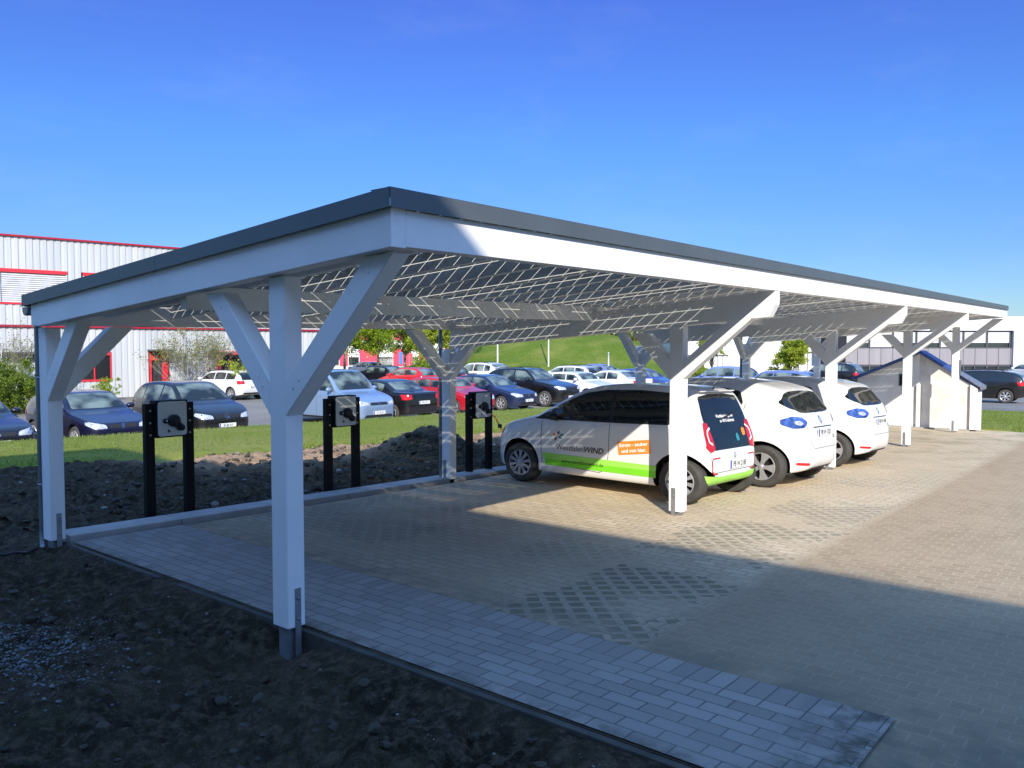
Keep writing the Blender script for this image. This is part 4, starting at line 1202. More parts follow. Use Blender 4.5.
# --- the two rounded electric hatchbacks
def zoe(x,y,label,ptm,txt,rzd):
    z=mkcar(ZO,'parked_car',ptm,(x,y,zg(x,0)),0,label,'white electric hatchbacks under the carport',rot=(-TILT,0,-math.pi/2+R(rzd)))
    def d2(nm,me,mat):
        o=bpy.data.objects.new(nm,me);COL.objects.link(o);o.parent=z;o.location=ZO.off;me.materials.clear();me.materials.append(M[mat]);return o
    z.scale=(.96,.92,.90)
    plate_on(ZO,z,txt,.80,'rear',size=.10)
    emblem(ZO,z,.975,'rear','diamond',.062)
    d2('model_lettering',text_on(ZO,'Z.E.',.06,(.36,.70),'rear',1,.006,bold=.001),'greyfilm')
    d2('rear_door_seam',ZO.strip([(-.56,1.04),(-.50,.86),(-.46,.66),(-.38,.58),(.38,.58),(.46,.66),(.50,.86),(.56,1.04)],.006,'rear',1,.003),'archdark')
    d2('plate_recess',ZO.strip([(-.34,.875),(.34,.875)],.014,'rear',1,.006),'blackplastic')
    d2('wiper',ZO.strip([(0,1.08),(.30,1.11)],.018,'rear',1,.018),'blackplastic')
    for s_ in (-1,1):
        d2('tail_light_core',ZO.panel(rc([(s_*.56,.94),(s_*.60,.98),(s_*.67,.97),(s_*.66,.925),(s_*.60,.905)],.02),'rear',1,.011,.03),'lamp')
    bm=bmesh.new();tube(bm,[(2.9,0,1.53),(3.04,0,1.66)],[.006,.003],6);o=obj('aerial',bm,M['blackplastic'],z);o.location=ZO.off
    return z
zoe(8.05,1.40,'rounded white electric hatchback beside the green banded car',white2,'PB W 132E',-2)
zoe(10.88,1.42,'rounded white electric hatchback farthest along, right of the third front post',white,'PB W 144E',-2)

# ------------------------------------------------------------------ the ordinary cars in the lot
def generic(kind,L,W,H,hood=.95,cowl=1.25,rs=2.0,re=3.1,deck=None,belt=.95,r=.31,fo=.85,ro=.75,nose=.68,pillars=(2.45,),tum=.36,style='seven',tailz=.8,boxy=0,mirror_paint=True,rails=False,grille='dark',headz=None):
    fw,rw=fo,L-ro
    top=[(0,nose-.12),(.02,nose-.04),(.09,nose+.03),(.3,hood-.16),(cowl*.6,hood-.06),(cowl,hood+.03)]
    top+=[(cowl+(rs-cowl)*.5,hood+.03+(H-.02-hood-.03)*.58),(rs,H-.035),((rs+re)/2,H),(re,H-.05)]
    if deck:      # saloon: rear screen down to a boot lid
        dx,dz=deck
        top+=[(re+(dx-re)*.55,(H-.05)*.45+dz*.55),(dx,dz),(L-.10,dz-.03),(L-.03,dz-.12),(L,tailz-.22)]
    else:
        k=L-re
        top+=[(L-k*.35,(H-.05)*.62+(tailz+.1)*.38),(L-k*.14,tailz+.12),(L-.03,tailz-.08),(L,tailz-.26)]
    bot=[(0,nose-.27),(.05,.24),(.2,.2),(fw,.2),(rw,.2),(L-.25,.24),(L-.05,.30),(L,tailz-.36)]
    w=W/2
    plan=[(0,w*.60),(.03,w*.72),(.12,w*.84),(.3,w*.93),(.6,w*.985),(1,w),(L-1.1,w),(L-.5,w*.97),(L-.2,w*.91),(L-.05,w*.82),(L,w*.72)]
    bl=[(0,nose-.1),(.4,hood-.14),(cowl,belt),(L*.6,belt+.03),(L,belt+.06)]
    c=Car.__new__(Car)
    zt=pchip(top);be=pchip(bl)
    def win(x0,x1):
        n=8;up=[];lo=[]
        for i in range(n+1):
            x=x0+(x1-x0)*i/n
            zu=zt(x)-.10;zl=be(x)+.03
            if zu>zl+.02:up.append((x,zu));lo.append((x,zl))
        return lo+up[::-1]
    ends=[cowl+.16]+list(pillars)
    last=(re+.10 if deck else L-(L-re)*.62)
    ends.append(last)
    wins=[]
    for a,b in zip(ends,ends[1:]):
        wn=win(a+.03,b-.03)
        if len(wn)>5:wins.append(wn)
    hz=headz or nose
    up_=lambda x:max(.25*w,w-.02-tum*(zt(x)-min(be(x),zt(x)-.05)))
    wt,wb_=up_(rs)-.06,w*.80
    wr2=up_(re)-.07
    if deck:rz0,rz1=deck[1]+.04,H-.10;rb=w*.72
    else:rz0,rz1=belt+.05,H-.12;rb=w*.76
    spec=dict(L=L,W=W,H=H,fw=fw,rw=rw,r=r,arch=1.13,res=.085,tum=tum,style=style,top=top,bot=bot,plan=plan,belt=bl,
      wins=wins,seams=[[(pillars[0]+.0,belt-.02),(pillars[0],.3)]]+([[(fw+.42,belt-.05),(fw+.40,.32)]]),handles=[(pillars[0]-.14,belt-.12)],
      head=[([(w*.46,hz-.10),(w*.50,hz-.01),(w*.90,hz+.07),(w*.93,hz-.01),(w*.80,hz-.10)],'lamp')],
      tail=[([(w*.64,tailz-.05),(w*.66,tailz+.10),(w*.93,tailz+.10),(w*.93,tailz-.08)],'red_lamp')],
      tailside=[[(L-.22,tailz+.02),(L-.10,tailz+.02),(L-.07,tailz+.09),(L-.2,tailz+.09)]] and [],
      ws=[(-wb_,hood+.08),(wb_,hood+.08),(wt,H-.10),(wt*.5,H-.07),(-wt*.5,H-.07),(-wt,H-.10)],
      rws=[(-rb,rz0),(rb,rz0),(wr2,rz1),(wr2*.5,rz1+.02),(-wr2*.5,rz1+.02),(-wr2,rz1)],
      frontx=[('grille',[(-w*.42,hz-.10),(w*.42,hz-.10),(w*.40,hz-.01),(-w*.40,hz-.01)],'blackplastic',.005),
              ('bumper_grille',[(-w*.70,.27),(w*.70,.27),(w*.62,.37),(-w*.62,.37)],'blackplastic',.005)],
      sidex=[([(fw+.42,.225),(rw-.42,.225),(rw-.42,.285),(fw+.42,.285)],'blackplastic')],
      rearx=[('rear_bumper_trim',[(-w*.75,.30),(w*.75,.30),(w*.75,.38),(-w*.75,.38)],'blackplastic',.005)],
      mirror=(cowl+.30,belt+.05),mirror_paint=mirror_paint)
    c.__init__(**spec);c.rails=rails;c.kind=kind
    return c
T={}
T['hatch']=generic('hatch',3.95,1.67,1.44,hood=.93,cowl=1.15,rs=1.95,re=3.15,pillars=(2.45,),belt=.93,tailz=.82)
T['mpv']=generic('mpv',3.85,1.76,1.60,hood=1.02,cowl=.95,rs=1.75,re=3.2,pillars=(2.05,2.95),belt=1.0,tailz=.86,nose=.72,fo=.75,ro=.65)
T['saloon']=generic('saloon',4.5,1.75,1.43,hood=.95,cowl=1.45,rs=2.2,re=3.2,deck=(3.85,1.04),pillars=(2.62,),belt=.93,tailz=.84)
T['estate']=generic('estate',4.75,1.82,1.45,hood=.95,cowl=1.5,rs=2.3,re=4.05,pillars=(2.75,3.6),belt=.94,tailz=.86,rails=True)
T['suv']=generic('suv',4.4,1.83,1.66,hood=1.10,cowl=1.35,rs=2.05,re=3.6,pillars=(2.55,3.4),belt=1.08,tailz=.95,nose=.85,r=.35,rails=True)
T['van']=generic('van',4.15,1.80,1.82,hood=1.08,cowl=1.05,rs=1.85,re=3.75,pillars=(2.1,3.1),belt=1.08,tailz=.95,nose=.78,tum=.16,fo=.8)
T['small']=generic('small',3.7,1.69,1.42,hood=.98,cowl=1.15,rs=1.65,re=3.15,pillars=(2.1,2.9),belt=.98,tailz=.82,nose=.70,tum=.22)
def lotcar(kind,loc,rz,label,col,plate='',em=None,metal=.3,glass='carglass2',group='cars parked in the lot beyond the lawn',front=True,pname=None,rail=False,dk=None):
    c=T[kind]
    if dk is None:dk=.2 if max(col)<.25 and min(col)<.1 and col[0]<.3 else 1
    col=tuple(c*dk for c in col)
    p=paint(pname,col,metal,.22)
    o=mkcar(c,'parked_car',p,loc,rz,label,group,glass=glass)
    h=(c.head[0][0][0][1])
    if plate:
        plate_on(c,o,plate,.43 if front else .66,'front' if front else 'rear',size=.10)
    if em:emblem(c,o,(h+.055) if front else (c.tail[0][0][1][1]+.02),'front' if front else 'rear',em,.065)
    if c.rails or rail:
        for s_ in (-1,1):
            bm=bmesh.new()
            x0,x1=c.L*.48,c.L*.82
            yy=s_*(c.W/2-.30)
            hz=lambda x:(c.hit('top',x,yy)[0] or Vector((0,0,c.H))).z
            tube(bm,[(x0,yy,hz(x0)),(x0+.1,yy,hz(x0+.1)+.05),((x0+x1)/2,yy,hz((x0+x1)/2)+.05),(x1-.1,yy,hz(x1-.1)+.05),(x1,yy,hz(x1))],.016,6)
            q=obj('roof_rail',bm,M['blackplastic'],o);q.location=c.off
    return o
GZ=-.895
def row(kind,a,label,col,nm,nose=16.0,rev=False,**k):
    c=T[kind]
    rz=(math.pi/2 if not rev else -math.pi/2)+R(random.uniform(-2,2))
    return lotcar(kind,(a,nose+c.L/2,GZ),rz,label,col,pname=nm,front=not rev,**k)
row('saloon',3.72,'dark blue saloon cut off by the left edge of the photo',hx(28,38,75),'dark_blue_paint',plate='PB KC 207',em='vw')
row('hatch',6.4,'deep blue hatchback with pale headlights behind the carport corner post',hx(24,30,110),'deep_blue_paint',plate='',em='lion')
row('mpv',9.25,'black compact car with a round star badge, behind the first charging station',hx(22,24,34),'black_blue_paint',plate='BI M 415',em='star',metal=.2)
row('van',14.75,'light blue high-roofed van behind the second charging station',hx(150,178,212),'light_blue_paint',dk=.72,plate='GT RE 81',em='diamond')
row('saloon',16.85,'dark grey saloon with its red tail lights toward the lawn, beside the light blue van',hx(30,36,48),'dark_grey_paint',rev=True,plate='PB S 77')
row('small',20.05,'small red car nosing toward the lawn left of the blue hatchback',hx(200,25,45),'red_paint',plate='SO B 9')
row('hatch',22.75,'mid blue rounded hatchback with chrome chevrons, next to the small red car',hx(38,62,115),'mid_blue_paint',dk=.45,plate='PB CI 33',em='chevron')
row('suv',25.75,'near-black blue sport utility car between the blue hatchback and a white car',hx(22,30,48),'navy_paint',plate='HX T 65')
row('small',29.1,'white small car with flat roof right of the dark sport utility car',(.75,.75,.74),'white_paint_a',plate='PB M 12',metal=0)
row('saloon',32.3,'white low car with a red tail light, seen just over the hatchback roof',(.75,.75,.75),'white_paint_b',rev=True,metal=0)
row('hatch',35.6,'blue hatchback seen through the braces of the second rear post',hx(60,80,140),'steel_blue_paint')
def pxcar(kind,px,d,rz,label,col,nm,z=GZ,**k):
    p=at(px,d,z);return lotcar(kind,tuple(p),rz,label,col,pname=nm,**k)
H=math.pi/2
pxcar('estate',224,40.5,-H+R(6),'white estate car with roof rails showing its rear, parked by the metal clad hall',(.72,.72,.71),'white_paint_c',front=False,plate='PB L 204',metal=0,glass='carglass')
pxcar('saloon',372,66,H,'far silver car under the trees in front of the red and white building',hx(120,135,160),'silver_blue_paint')
pxcar('hatch',378,52,-H,'dark blue car half hidden behind the light blue van and the red car',hx(40,50,75),'slate_paint')
pxcar('hatch',408,47,-H,'bright red hatchback parked behind the dark grey saloon',hx(215,25,40),'bright_red_paint',front=False)
pxcar('saloon',448,50,-H,'dark green saloon partly hidden by the rear post brace',hx(35,60,60),'dark_green_paint',front=False)
pxcar('suv',478,50,-H,'white sport utility car below the embankment, behind the blue hatchback',(.72,.72,.71),'white_paint_d',front=False,metal=0)
pxcar('estate',566,51,-H,'white estate car directly below the embankment',(.74,.74,.73),'white_paint_e',front=False,metal=0)
pxcar('hatch',604,56,H,'pale violet blue car behind the small white car',hx(120,130,190),'violet_paint')
pxcar('mpv',722,43,-H,'light blue compact car in side view beyond the rounded hatchbacks',hx(130,150,205),'pale_blue_paint',front=False)
pxcar('estate',772,40,-H,'pale blue estate car with dark windows right of the light blue compact car',hx(110,130,200),'pale_blue_paint_b',front=False)
pxcar('suv',826,50,-H,'dark sport utility car in front of the round green tree',hx(30,32,42),'black_paint_b',front=False)
pxcar('estate',968,37,-H,'black estate car at the road, right of the white shed',hx(32,34,42),'black_paint_c',z=zg(38,0),front=False,plate='PB AU 6',glass='carglass')
pxcar('hatch',1028,62,-H-R(35),'white hatchback at the right edge of the photo in front of the grey offices',(.75,.75,.74),'white_paint_f',z=-.95,front=False,metal=0)
# ------------------------------------------------------------------ buildings
def T4(origin,ang):return Matrix.Translation(origin)@Matrix.Rotation(ang,4,'Z')
def mat_clad(name,a,b):
    t=NT(name);o=t.obj();n=t.noise(.6,t.mapping(o,scale=(1,1,.25)),5)
    s=t.n('ShaderNodeSeparateXYZ');t.l(o,s.inputs[0])
    st=t.noise(3.0,t.mapping(o,scale=(1,1,.03)),4)
    c=t.mix(t.math('MULTIPLY',t.ramp(st,[(.3,0),(.7,1)]),t.ramp(n,[(.3,.3),(.7,1)])),a,b)
    return t.done(t.bsdf(c,.45,.1,None,.4))
M['clad']=mat_clad('silver_corrugated_cladding',(.46,.48,.49),(.60,.61,.61))
M['clad2']=mat_clad('white_wall_render',(.72,.72,.72),(.80,.80,.79))
M['pinkred']=plain('red_facade_panel',hx(215,60,90),.6,0,.1)
M['greypanel']=mat_clad('grey_violet_facade_panel',(.25,.235,.25),(.31,.29,.30))
M['blindsg']=plain('pale_grey_blinds',(.50,.51,.53),.6,0,.12,0,3)
M['winglass']=plain('dark_window_glass',(.02,.03,.035),.05,0,.4,0,.8,.9)
M['joint']=plain('dark_joint',(.03,.03,.035),.7)
M['concreteW']=plain('white_shed_render',(.80,.79,.77),.85,0,.1,.3,2)
M['concreteB']=plain('beige_shed_panel',(.70,.675,.63),.85,0,.15,.3,3)
M['blueroof']=plain('blue_grey_sheet_roof',(.06,.10,.27),.45,.2,.15)
# --- metal clad hall (facade axis u, starts left of frame)
p0=at(0,38,-.95)
ang=CAMANG-math.radians(90)+math.atan2(.65,.76)      # facade bearing 49.5 deg from the view axis
ang=CAMANG-(R(90)-math.atan2(.65,.76))
Hm=T4(p0,ang)
hall=empty('metal_hall',p0,ang,'silver corrugated metal hall with red roof edge and red window frames, at the left','building')
U0,U1,ZT=-14,16.6,7.93
holes_u=[(-5.0,-1.2,4.70,6.40),(.05,2.95,4.70,6.40),(3.65,6.6,4.70,6.40),(7.4,10.4,4.70,6.40),(11.1,14.2,4.70,6.40)]
low=[(-2.5,-.3,1.9,2.42),(.25,1.75,1.9,2.42),(2.15,2.65,1.2,2.42),(3.3,4.9,.9,2.42),(6.75,7.7,.02,2.42),(10.3,12.0,1.2,2.42)]
def corr(z0,z1,proud,name,holes):
    bm=bmesh.new();pit=.30;x=U0
    def seg(xa,ya,xb,yb):
        if xb<=xa:xb=xa
        spans=[(z0,z1)]
        for (u0,u1,h0,h1) in holes:
            if xa+1e-4<u1 and xb-1e-4>u0:
                ns=[]
                for a,b in spans:
                    if h0>a and h1<b:ns+=[(a,h0),(h1,b)]
                    elif h0<=a and h1<b and h1>a:ns.append((h1,b))
                    elif h1>=b and h0>a and h0<b:ns.append((a,h0))
                    elif h0<=a and h1>=b:pass
                    else:ns.append((a,b))
                spans=ns
        for a,b in spans:
            quad(bm,[(xa,ya,a),(xb,yb,a),(xb,yb,b),(xa,ya,b)])
    while x<U1-.01:
        y=-proud
        pr=[(0,0),(.17,0),(.185,.035),(.285,.035),(.30,0)]
        for (a,ya),(b,yb) in zip(pr,pr[1:]):seg(x+a,y+ya,x+b,y+yb)
        x+=pit
    return obj(name,bm,M['clad'],hall)
corr(3.72,ZT,.0,'upper_wall',holes_u)
corr(-.2,3.60,-.06,'lower_wall',low)
bm=bmesh.new();box(bm,(U0,.12,-.2),(U1,.3,ZT-.02));box(bm,(U1-.3,.3,-.2),(U1,22,ZT-.05));box(bm,(U0,.3,-.2),(U0+.3,22,ZT-.05));box(bm,(U0,21.7,-.2),(U1,22,ZT-.05));box(bm,(U0,.3,ZT-.3),(U1,21.7,ZT-.1))
obj('inner_wall',bm,M['joint'],hall)
bm=bmesh.new();box(bm,(U0-.1,-.10,ZT),(U1+.1,.32,ZT+.09),bev=.01);obj('roof_edge',bm,M['redframe2'],hall)
bm=bmesh.new();box(bm,(U0,-.05,3.62),(U1,.10,3.70));obj('red_band',bm,M['redframe2'],hall)
def window(par,u0,u1,z0,z1,blind=1,frame='redframe',fw=.09,y=0,split=1):
    bm=bmesh.new()
    side_=((u0,u0+fw*.6,z0+fw,z1-fw*1.9),(u1-fw*.6,u1,z0+fw,z1-fw*1.9))
    for a,b,c,d in ((u0,u1,z1-fw*1.9,z1),(u0,u1,z0,z0+fw))+(side_ if not blind else ()):
        box(bm,(a,y-.055,c),(b,y+.06,d))
    f=obj('window',bm,M[frame],par)
    if blind:
        bm=bmesh.new()
        for a,b,c,d in side_:box(bm,(a,y-.045,c),(b,y+.06,d))
        obj('side_frame',bm,M['blindsg'],f)
    bm=bmesh.new()
    n=split
    if blind:
        z=z0+fw+.01
        while z<z1-fw*1.9-.02:
            quad(bm,[(u0+.06,y+.005,z),(u1-.06,y+.005,z),(u1-.06,y+.035,z+.085),(u0+.06,y+.035,z+.085)]);z+=.10
        obj('blinds',bm,M['blindsg'],f)
        bm=bmesh.new();quad(bm,[(u0+.05,y+.07,z0+.02),(u1-.05,y+.07,z0+.02),(u1-.05,y+.07,z1-.02),(u0+.05,y+.07,z1-.02)]);obj('pane',bm,M['joint'],f)
    else:
        quad(bm,[(u0+.03,y+.04,z0+.03),(u1-.03,y+.04,z0+.03),(u1-.03,y+.04,z1-.03),(u0+.03,y+.04,z1-.03)]);obj('pane',bm,M['winglass'],f)
        if n>1:
            bm=bmesh.new()
            for i in range(1,n):box(bm,(u0+(u1-u0)*i/n-.03,y-.02,z0+fw),(u0+(u1-u0)*i/n+.03,y+.035,z1-fw*1.9))
            obj('mullion',bm,M[frame],f)
    return f
for u0,u1,a,b in holes_u:window(hall,u0,u1,a,b,1,y=.02)
M['greyframe']=plain('dark_grey_window_frame',(.08,.08,.09),.5)
for i,(u0,u1,a,b) in enumerate(low):
    if i in (0,1):window(hall,u0,u1,a,b,0,'greyframe',.05,y=.08)
    elif i==4:
        bm=bmesh.new()
        for q in ((u0,u0+.10,0,2.42),(u1-.30,u1,0,2.42),(u0+.1,u1-.3,1.95,2.2),(u0+.1,u1-.3,0,.12)):box(bm,(q[0],.0,q[2]),(q[1],.16,q[3]))
        d=obj('door',bm,M['redframe'],hall)
        bm=bmesh.new();quad(bm,[(u0,.14,0),(u1,.14,0),(u1,.14,2.42),(u0,.14,2.42)]);obj('door_glass',bm,M['winglass'],d)
        bm=bmesh.new();box(bm,(u0-.1,-.9,2.45),(u1+.2,.05,2.53));obj('canopy',bm,M['greyframe'],hall)
    else:window(hall,u0,u1,a,b,0,'redframe',.10,y=.08,split=2)
bm=bmesh.new();box(bm,(9.7,-.6,2.30),(11.1,.05,2.38));obj('canopy',bm,M['greyframe'],hall)
bm=bmesh.new();box(bm,(10.15,-.55,.0),(10.35,-.35,2.30));obj('canopy_post',bm,M['redframe'],hall)

# --- facades facing the camera (right side)
def facade(name,px0,px1,d,z0,z1,label,wallmat,depth=12,turn=0):
    p=at(px0,d,z0);L=(px1-px0)*d/799.2
    r=empty(name,p,CAMANG-R(90)+turn,label,'building')
    return r,L
off,L=facade('office_building',846,1180,72,-1.35,0,'long two-storey grey panelled office block with white parapet at the right','x')
bm=bmesh.new();h=5.85
box(bm,(0,.3,0),(L,14,h-1.30));obj('core_wall',bm,M['joint'],off)
sc_=72/799.2
ux=(1012-846)*sc_
bm=bmesh.new();box(bm,(-.4,-.1,h-1.28),(L,14.2,h),bev=.02);box(bm,(ux+.05,-.1,-.5),(L,.28,h-1.29));obj('white_wall',bm,M['clad2'],off)
# panels, one course between the window bands
n=int(ux/1.06)
bm=bmesh.new()
for i in range(n+1):
    a=i*1.06;b=min(ux,a+1.05)
    if b>a:box(bm,(a+.015,.1,1.50),(b-.015,.27,2.98))
obj('facade_panels',bm,M['greypanel'],off)
for i in range(int(ux/2.12)+1):
    a=i*2.12;b=min(ux,a+2.12)
    if b-a<.5:continue
    bm=bmesh.new()
    for q in ((a+.02,b-.02,3.02,3.08),(a+.02,b-.02,4.48,4.55),(a+.02,a+.09,3.08,4.48),(b-.09,b-.02,3.08,4.48)):box(bm,(q[0],.12,q[2]),(q[1],.22,q[3]))
    f=obj('window',bm,M['greyframe'],off)
    bm=bmesh.new();quad(bm,[(a+.05,.23,3.05),(b-.05,.23,3.05),(b-.05,.23,4.5),(a+.05,.23,4.5)]);obj('pane',bm,M['winglass'],f)
    bm=bmesh.new()
    zb=3.10+(.0 if i%3==1 else .36);z=4.46
    while z>zb:
        quad(bm,[(a+.1,.155,z-.11),(b-.1,.155,z-.11),(b-.1,.185,z),(a+.1,.185,z)]);z-=.125
    obj('blinds',bm,M['blindsg'],f)
for i in range(int(ux/2.12)+1):
    a=i*2.12;b=min(ux,a+2.12)
    if b-a<.5:continue
    bm=bmesh.new()
    for q in ((a,a+.10,0,1.45),(a+1.02,a+1.10,0,1.45),(a+.1,b,1.35,1.45)):box(bm,(q[0],.12,q[2]),(min(b,q[1]),.26,q[3]))
    f=obj('window',bm,M['greyframe'],off)
    bm=bmesh.new();quad(bm,[(a,.27,0),(b,.27,0),(b,.27,1.4),(a,.27,1.4)]);obj('pane',bm,M['winglass'],f)
# white block left of it
wb,L=facade('white_building',684,846,78,-1.3,0,'plain white flat-roofed block seen between the rear posts, left of the grey offices','x')
bm=bmesh.new();box(bm,(0,0,0),(L,12,7.2),bev=.03);obj('wall',bm,M['clad2'],wb)
bm=bmesh.new();box(bm,(-.1,-.1,7.2),(L+.1,12.1,7.35));obj('roof_edge',bm,M['zinc'],wb)
sc_=78/799.2
for (a,b,z0,z1) in ((4,20,.9,2.3),(28,44,.9,2.3),(4,20,4.4,5.8),(28,44,4.4,5.8),(106,132,.4,2.6)):
    window(wb,a*sc_,b*sc_,z0,z1,0,'white' if z0>1 else 'greyframe',.07,y=-.01,split=3)
# red and white building behind the trees
rb,L=facade('striped_building',300,476,96,-1.3,0,'far building with red and white vertical facade panels behind the trees','x')
bm=bmesh.new();box(bm,(0,.1,0),(L,12,7.4));obj('wall',bm,M['clad2'],rb)
sc_=96/799.2
x=0;i=0;rr=random.Random(4)
while x<L-.6:
    w_=rr.uniform(.9,2.2)
    if i%2==0:
        bm=bmesh.new();box(bm,(x,.0,.8),(min(L,x+w_),.097,2.9));box(bm,(x,.0,3.9),(min(L,x+w_),.097,6.8));obj('red_panel',bm,M['pinkred'],rb)
    else:
        window(rb,x+.1,min(L,x+w_)-.1,4.2,6.2,0,'greyframe',.08,y=.06)
        window(rb,x+.1,min(L,x+w_)-.1,.9,1.9,0,'greyframe',.08,y=.06)
    x+=w_;i+=1
bm=bmesh.new();box(bm,(-.1,-.05,7.4),(L+.1,12.1,7.6));obj('roof_edge',bm,M['zinc'],rb)
# the building behind the viewer, whose shadow covers the foreground
sb=empty('brick_building',(-6.0,-6,0),0,'tall brick building standing behind the camera, shading the foreground','building')
bm=bmesh.new();box(bm,(-12,-30,-.5),(0,6.9,6.98));obj('wall',bm,plain('yellow_brick',(.35,.27,.18),.9,0,.2),sb)
bm=bmesh.new();box(bm,(-12.1,-30.1,6.98),(.03,6.95,7.06));obj('roof_edge',bm,M['zinc'],sb)
for k in range(6):
    y=-28+k*5.6
    for z in (1,4.2):
        bm=bmesh.new();box(bm,(.003,y,z),(.05,y+2,z+1.5));f=obj('window',bm,M['greyframe'],sb)
        bm=bmesh.new();quad(bm,[(.053,y+.08,z+.08),(.053,y+1.92,z+.08),(.053,y+1.92,z+1.42),(.053,y+.08,z+1.42)]);obj('pane',bm,M['winglass'],f)

# --- low gabled shed at the end of the carport
gx=19.95;g0=zg(gx,0)
sh=empty('gabled_shed',(gx,.75,g0),0,'low white gabled shed with blue sheet roof at the far end of the carport','shed')
def sw(bm,pts,x0,x1):prism(bm,[(y-.75,z-g0) for y,z in pts],x0,x1,Matrix(((0,1,0,0),(1,0,0,0),(0,0,1,0),(0,0,0,1))))
LE,AP,RE=(2.50,.84),(.98,1.50),(-.36,.64)
gz_=lambda y:(AP[1]+(LE[1]-AP[1])*(y-AP[0])/(LE[0]-AP[0])) if y>AP[0] else (AP[1]+(RE[1]-AP[1])*(y-AP[0])/(RE[0]-AP[0]))
bm=bmesh.new();sw(bm,[(LE[0],g0-.3),(LE[0],gz_(LE[0])),(.98,gz_(.98)),(.98,g0-.3)],0,.16);obj('wall',bm,M['concreteW'],sh)
bm=bmesh.new();sw(bm,[(.975,g0-.3),(.975,gz_(.975)),AP,(.12,gz_(.12)),(.12,g0-.3)],.05,.18);obj('wall_panel',bm,M['concreteB'],sh)
bm=bmesh.new();sw(bm,[(.115,g0-.3),(.115,gz_(.115)),(-.20,gz_(-.20)),(-.20,g0-.3)],-.02,.16);obj('side_panel',bm,M['concreteB'],sh)
bm=bmesh.new();sw(bm,[(-.205,g0-.3),(-.205,gz_(-.205)),(-.36,gz_(-.36)),(-.36,g0-.3)],-.10,.16);obj('pier',bm,M['concreteW'],sh)
bm=bmesh.new();sw(bm,[(1.02,g0-.3),(1.02,.72),(.94,.72),(.94,g0-.3)],-.09,-.003);obj('pier',bm,M['concreteW'],sh)
bm=bmesh.new()
for (a,b) in ((LE,AP),):
    sw(bm,[(LE[0]+.12,LE[1]-.06+.0),(LE[0]+.12,LE[1]+.02),(AP[0],AP[1]+.09),(AP[0],AP[1]+.005)],-.10,.6)
obj('roof_slope',bm,M['blueroof'],sh)
bm=bmesh.new();md=(.38,gz_(.38))
sw(bm,[(AP[0]-.004,AP[1]+.005),(AP[0]-.004,AP[1]+.09),(RE[0]-.06,RE[1]+.03),(RE[0]-.06,RE[1]-.05)],-.03,.6);obj('roof_slope',bm,M['blueroof'],sh)
bm=bmesh.new();sw(bm,[(.10,gz_(.10)+.095),(.10,gz_(.10)+.115),(RE[0]-.09,RE[1]+.062),(RE[0]-.09,RE[1]-.02),(RE[0]-.065,RE[1]-.02),(RE[0]-.065,RE[1]+.034)],-.12,.6);obj('metal_flashing',bm,M['galv'],sh)
bm=bmesh.new();sw(bm,[(LE[0],g0-.3),(LE[0],LE[1]),(LE[0]-.15,LE[1]),(LE[0]-.15,g0-.3)],.165,.55);sw(bm,[(RE[0],g0-.3),(RE[0],RE[1]-.05),(RE[0]+.15,RE[1]-.05),(RE[0]+.15,g0-.3)],.165,.55);sw(bm,[(LE[0]-.16,g0-.3),(LE[0]-.16,.9),(RE[0]+.16,.9-.3),(RE[0]+.16,g0-.3)],.4,.55);obj('side_wall',bm,M['concreteW'],sh)
bm=bmesh.new();box(bm,(-.02,1.30-.75,1.08),(-.004,1.46-.75,1.40));o=obj('window',bm,M['greyframe'],sh)
bm=bmesh.new();box(bm,(-.024,1.32-.75,1.11),(-.021,1.44-.75,1.37));obj('pane',bm,M['winglass'],o)
bm=bmesh.new();box(bm,(-.10,-1.2,-.10),(-.06+.02,1.9,.035));obj('plinth',bm,M['concrete'],sh)

# ------------------------------------------------------------------ vegetation
M['bark']=plain('tree_bark',(.10,.08,.06),.9,0,.3,.5,6)
M['bark2']=plain('pale_bark',(.25,.23,.19),.9,0,.3,.5,6)
M['leafA']=mat_leaf('fresh_spring_leaves',(.14,.24,.015),(.33,.42,.03),.35)
M['leafB']=mat_leaf('dark_green_leaves',(.035,.07,.012),(.11,.17,.02),.25)
M['leafC']=mat_leaf('yellow_green_leaves',(.22,.30,.02),(.45,.50,.05),.4)
M['leafE']=mat_leaf('mid_green_leaves',(.06,.10,.012),(.19,.26,.03),.3)
M['leafD']=mat_leaf('olive_leaves',(.12,.13,.03),(.26,.26,.06),.3)
def leaves(bm,rnd,blobs,n,size,shell=.55):
    tot=sum(b[3]**2 for b in blobs)
    for cx,cy,cz,r in blobs:
        k=int(n*r*r/tot)
        # sub clumps inside the blob
        subs=[(rnd.gauss(0,1),rnd.gauss(0,1),rnd.gauss(0,1)) for _ in range(max(5,int(r*14)))]
        for s in subs:
            v=Vector(s).normalized()*(r*rnd.uniform(shell,1.0));sr=r*rnd.uniform(.16,.34)
            for _ in range(max(1,k//len(subs))):
                p=Vector((cx,cy,cz))+v+Vector((rnd.gauss(0,sr*.6),rnd.gauss(0,sr*.6),rnd.gauss(0,sr*.5)))
                a=Vector((rnd.gauss(0,1),rnd.gauss(0,1),rnd.gauss(0,1))).normalized();b=a.orthogonal().normalized()
                c=a.cross(b);w=size*rnd.uniform(.6,1.3)
                vs=[bm.verts.new(p+b*w*.9),bm.verts.new(p+c*w*.45),bm.verts.new(p-b*w*.9),bm.verts.new(p-c*w*.45)]
                bm.faces.new(vs)
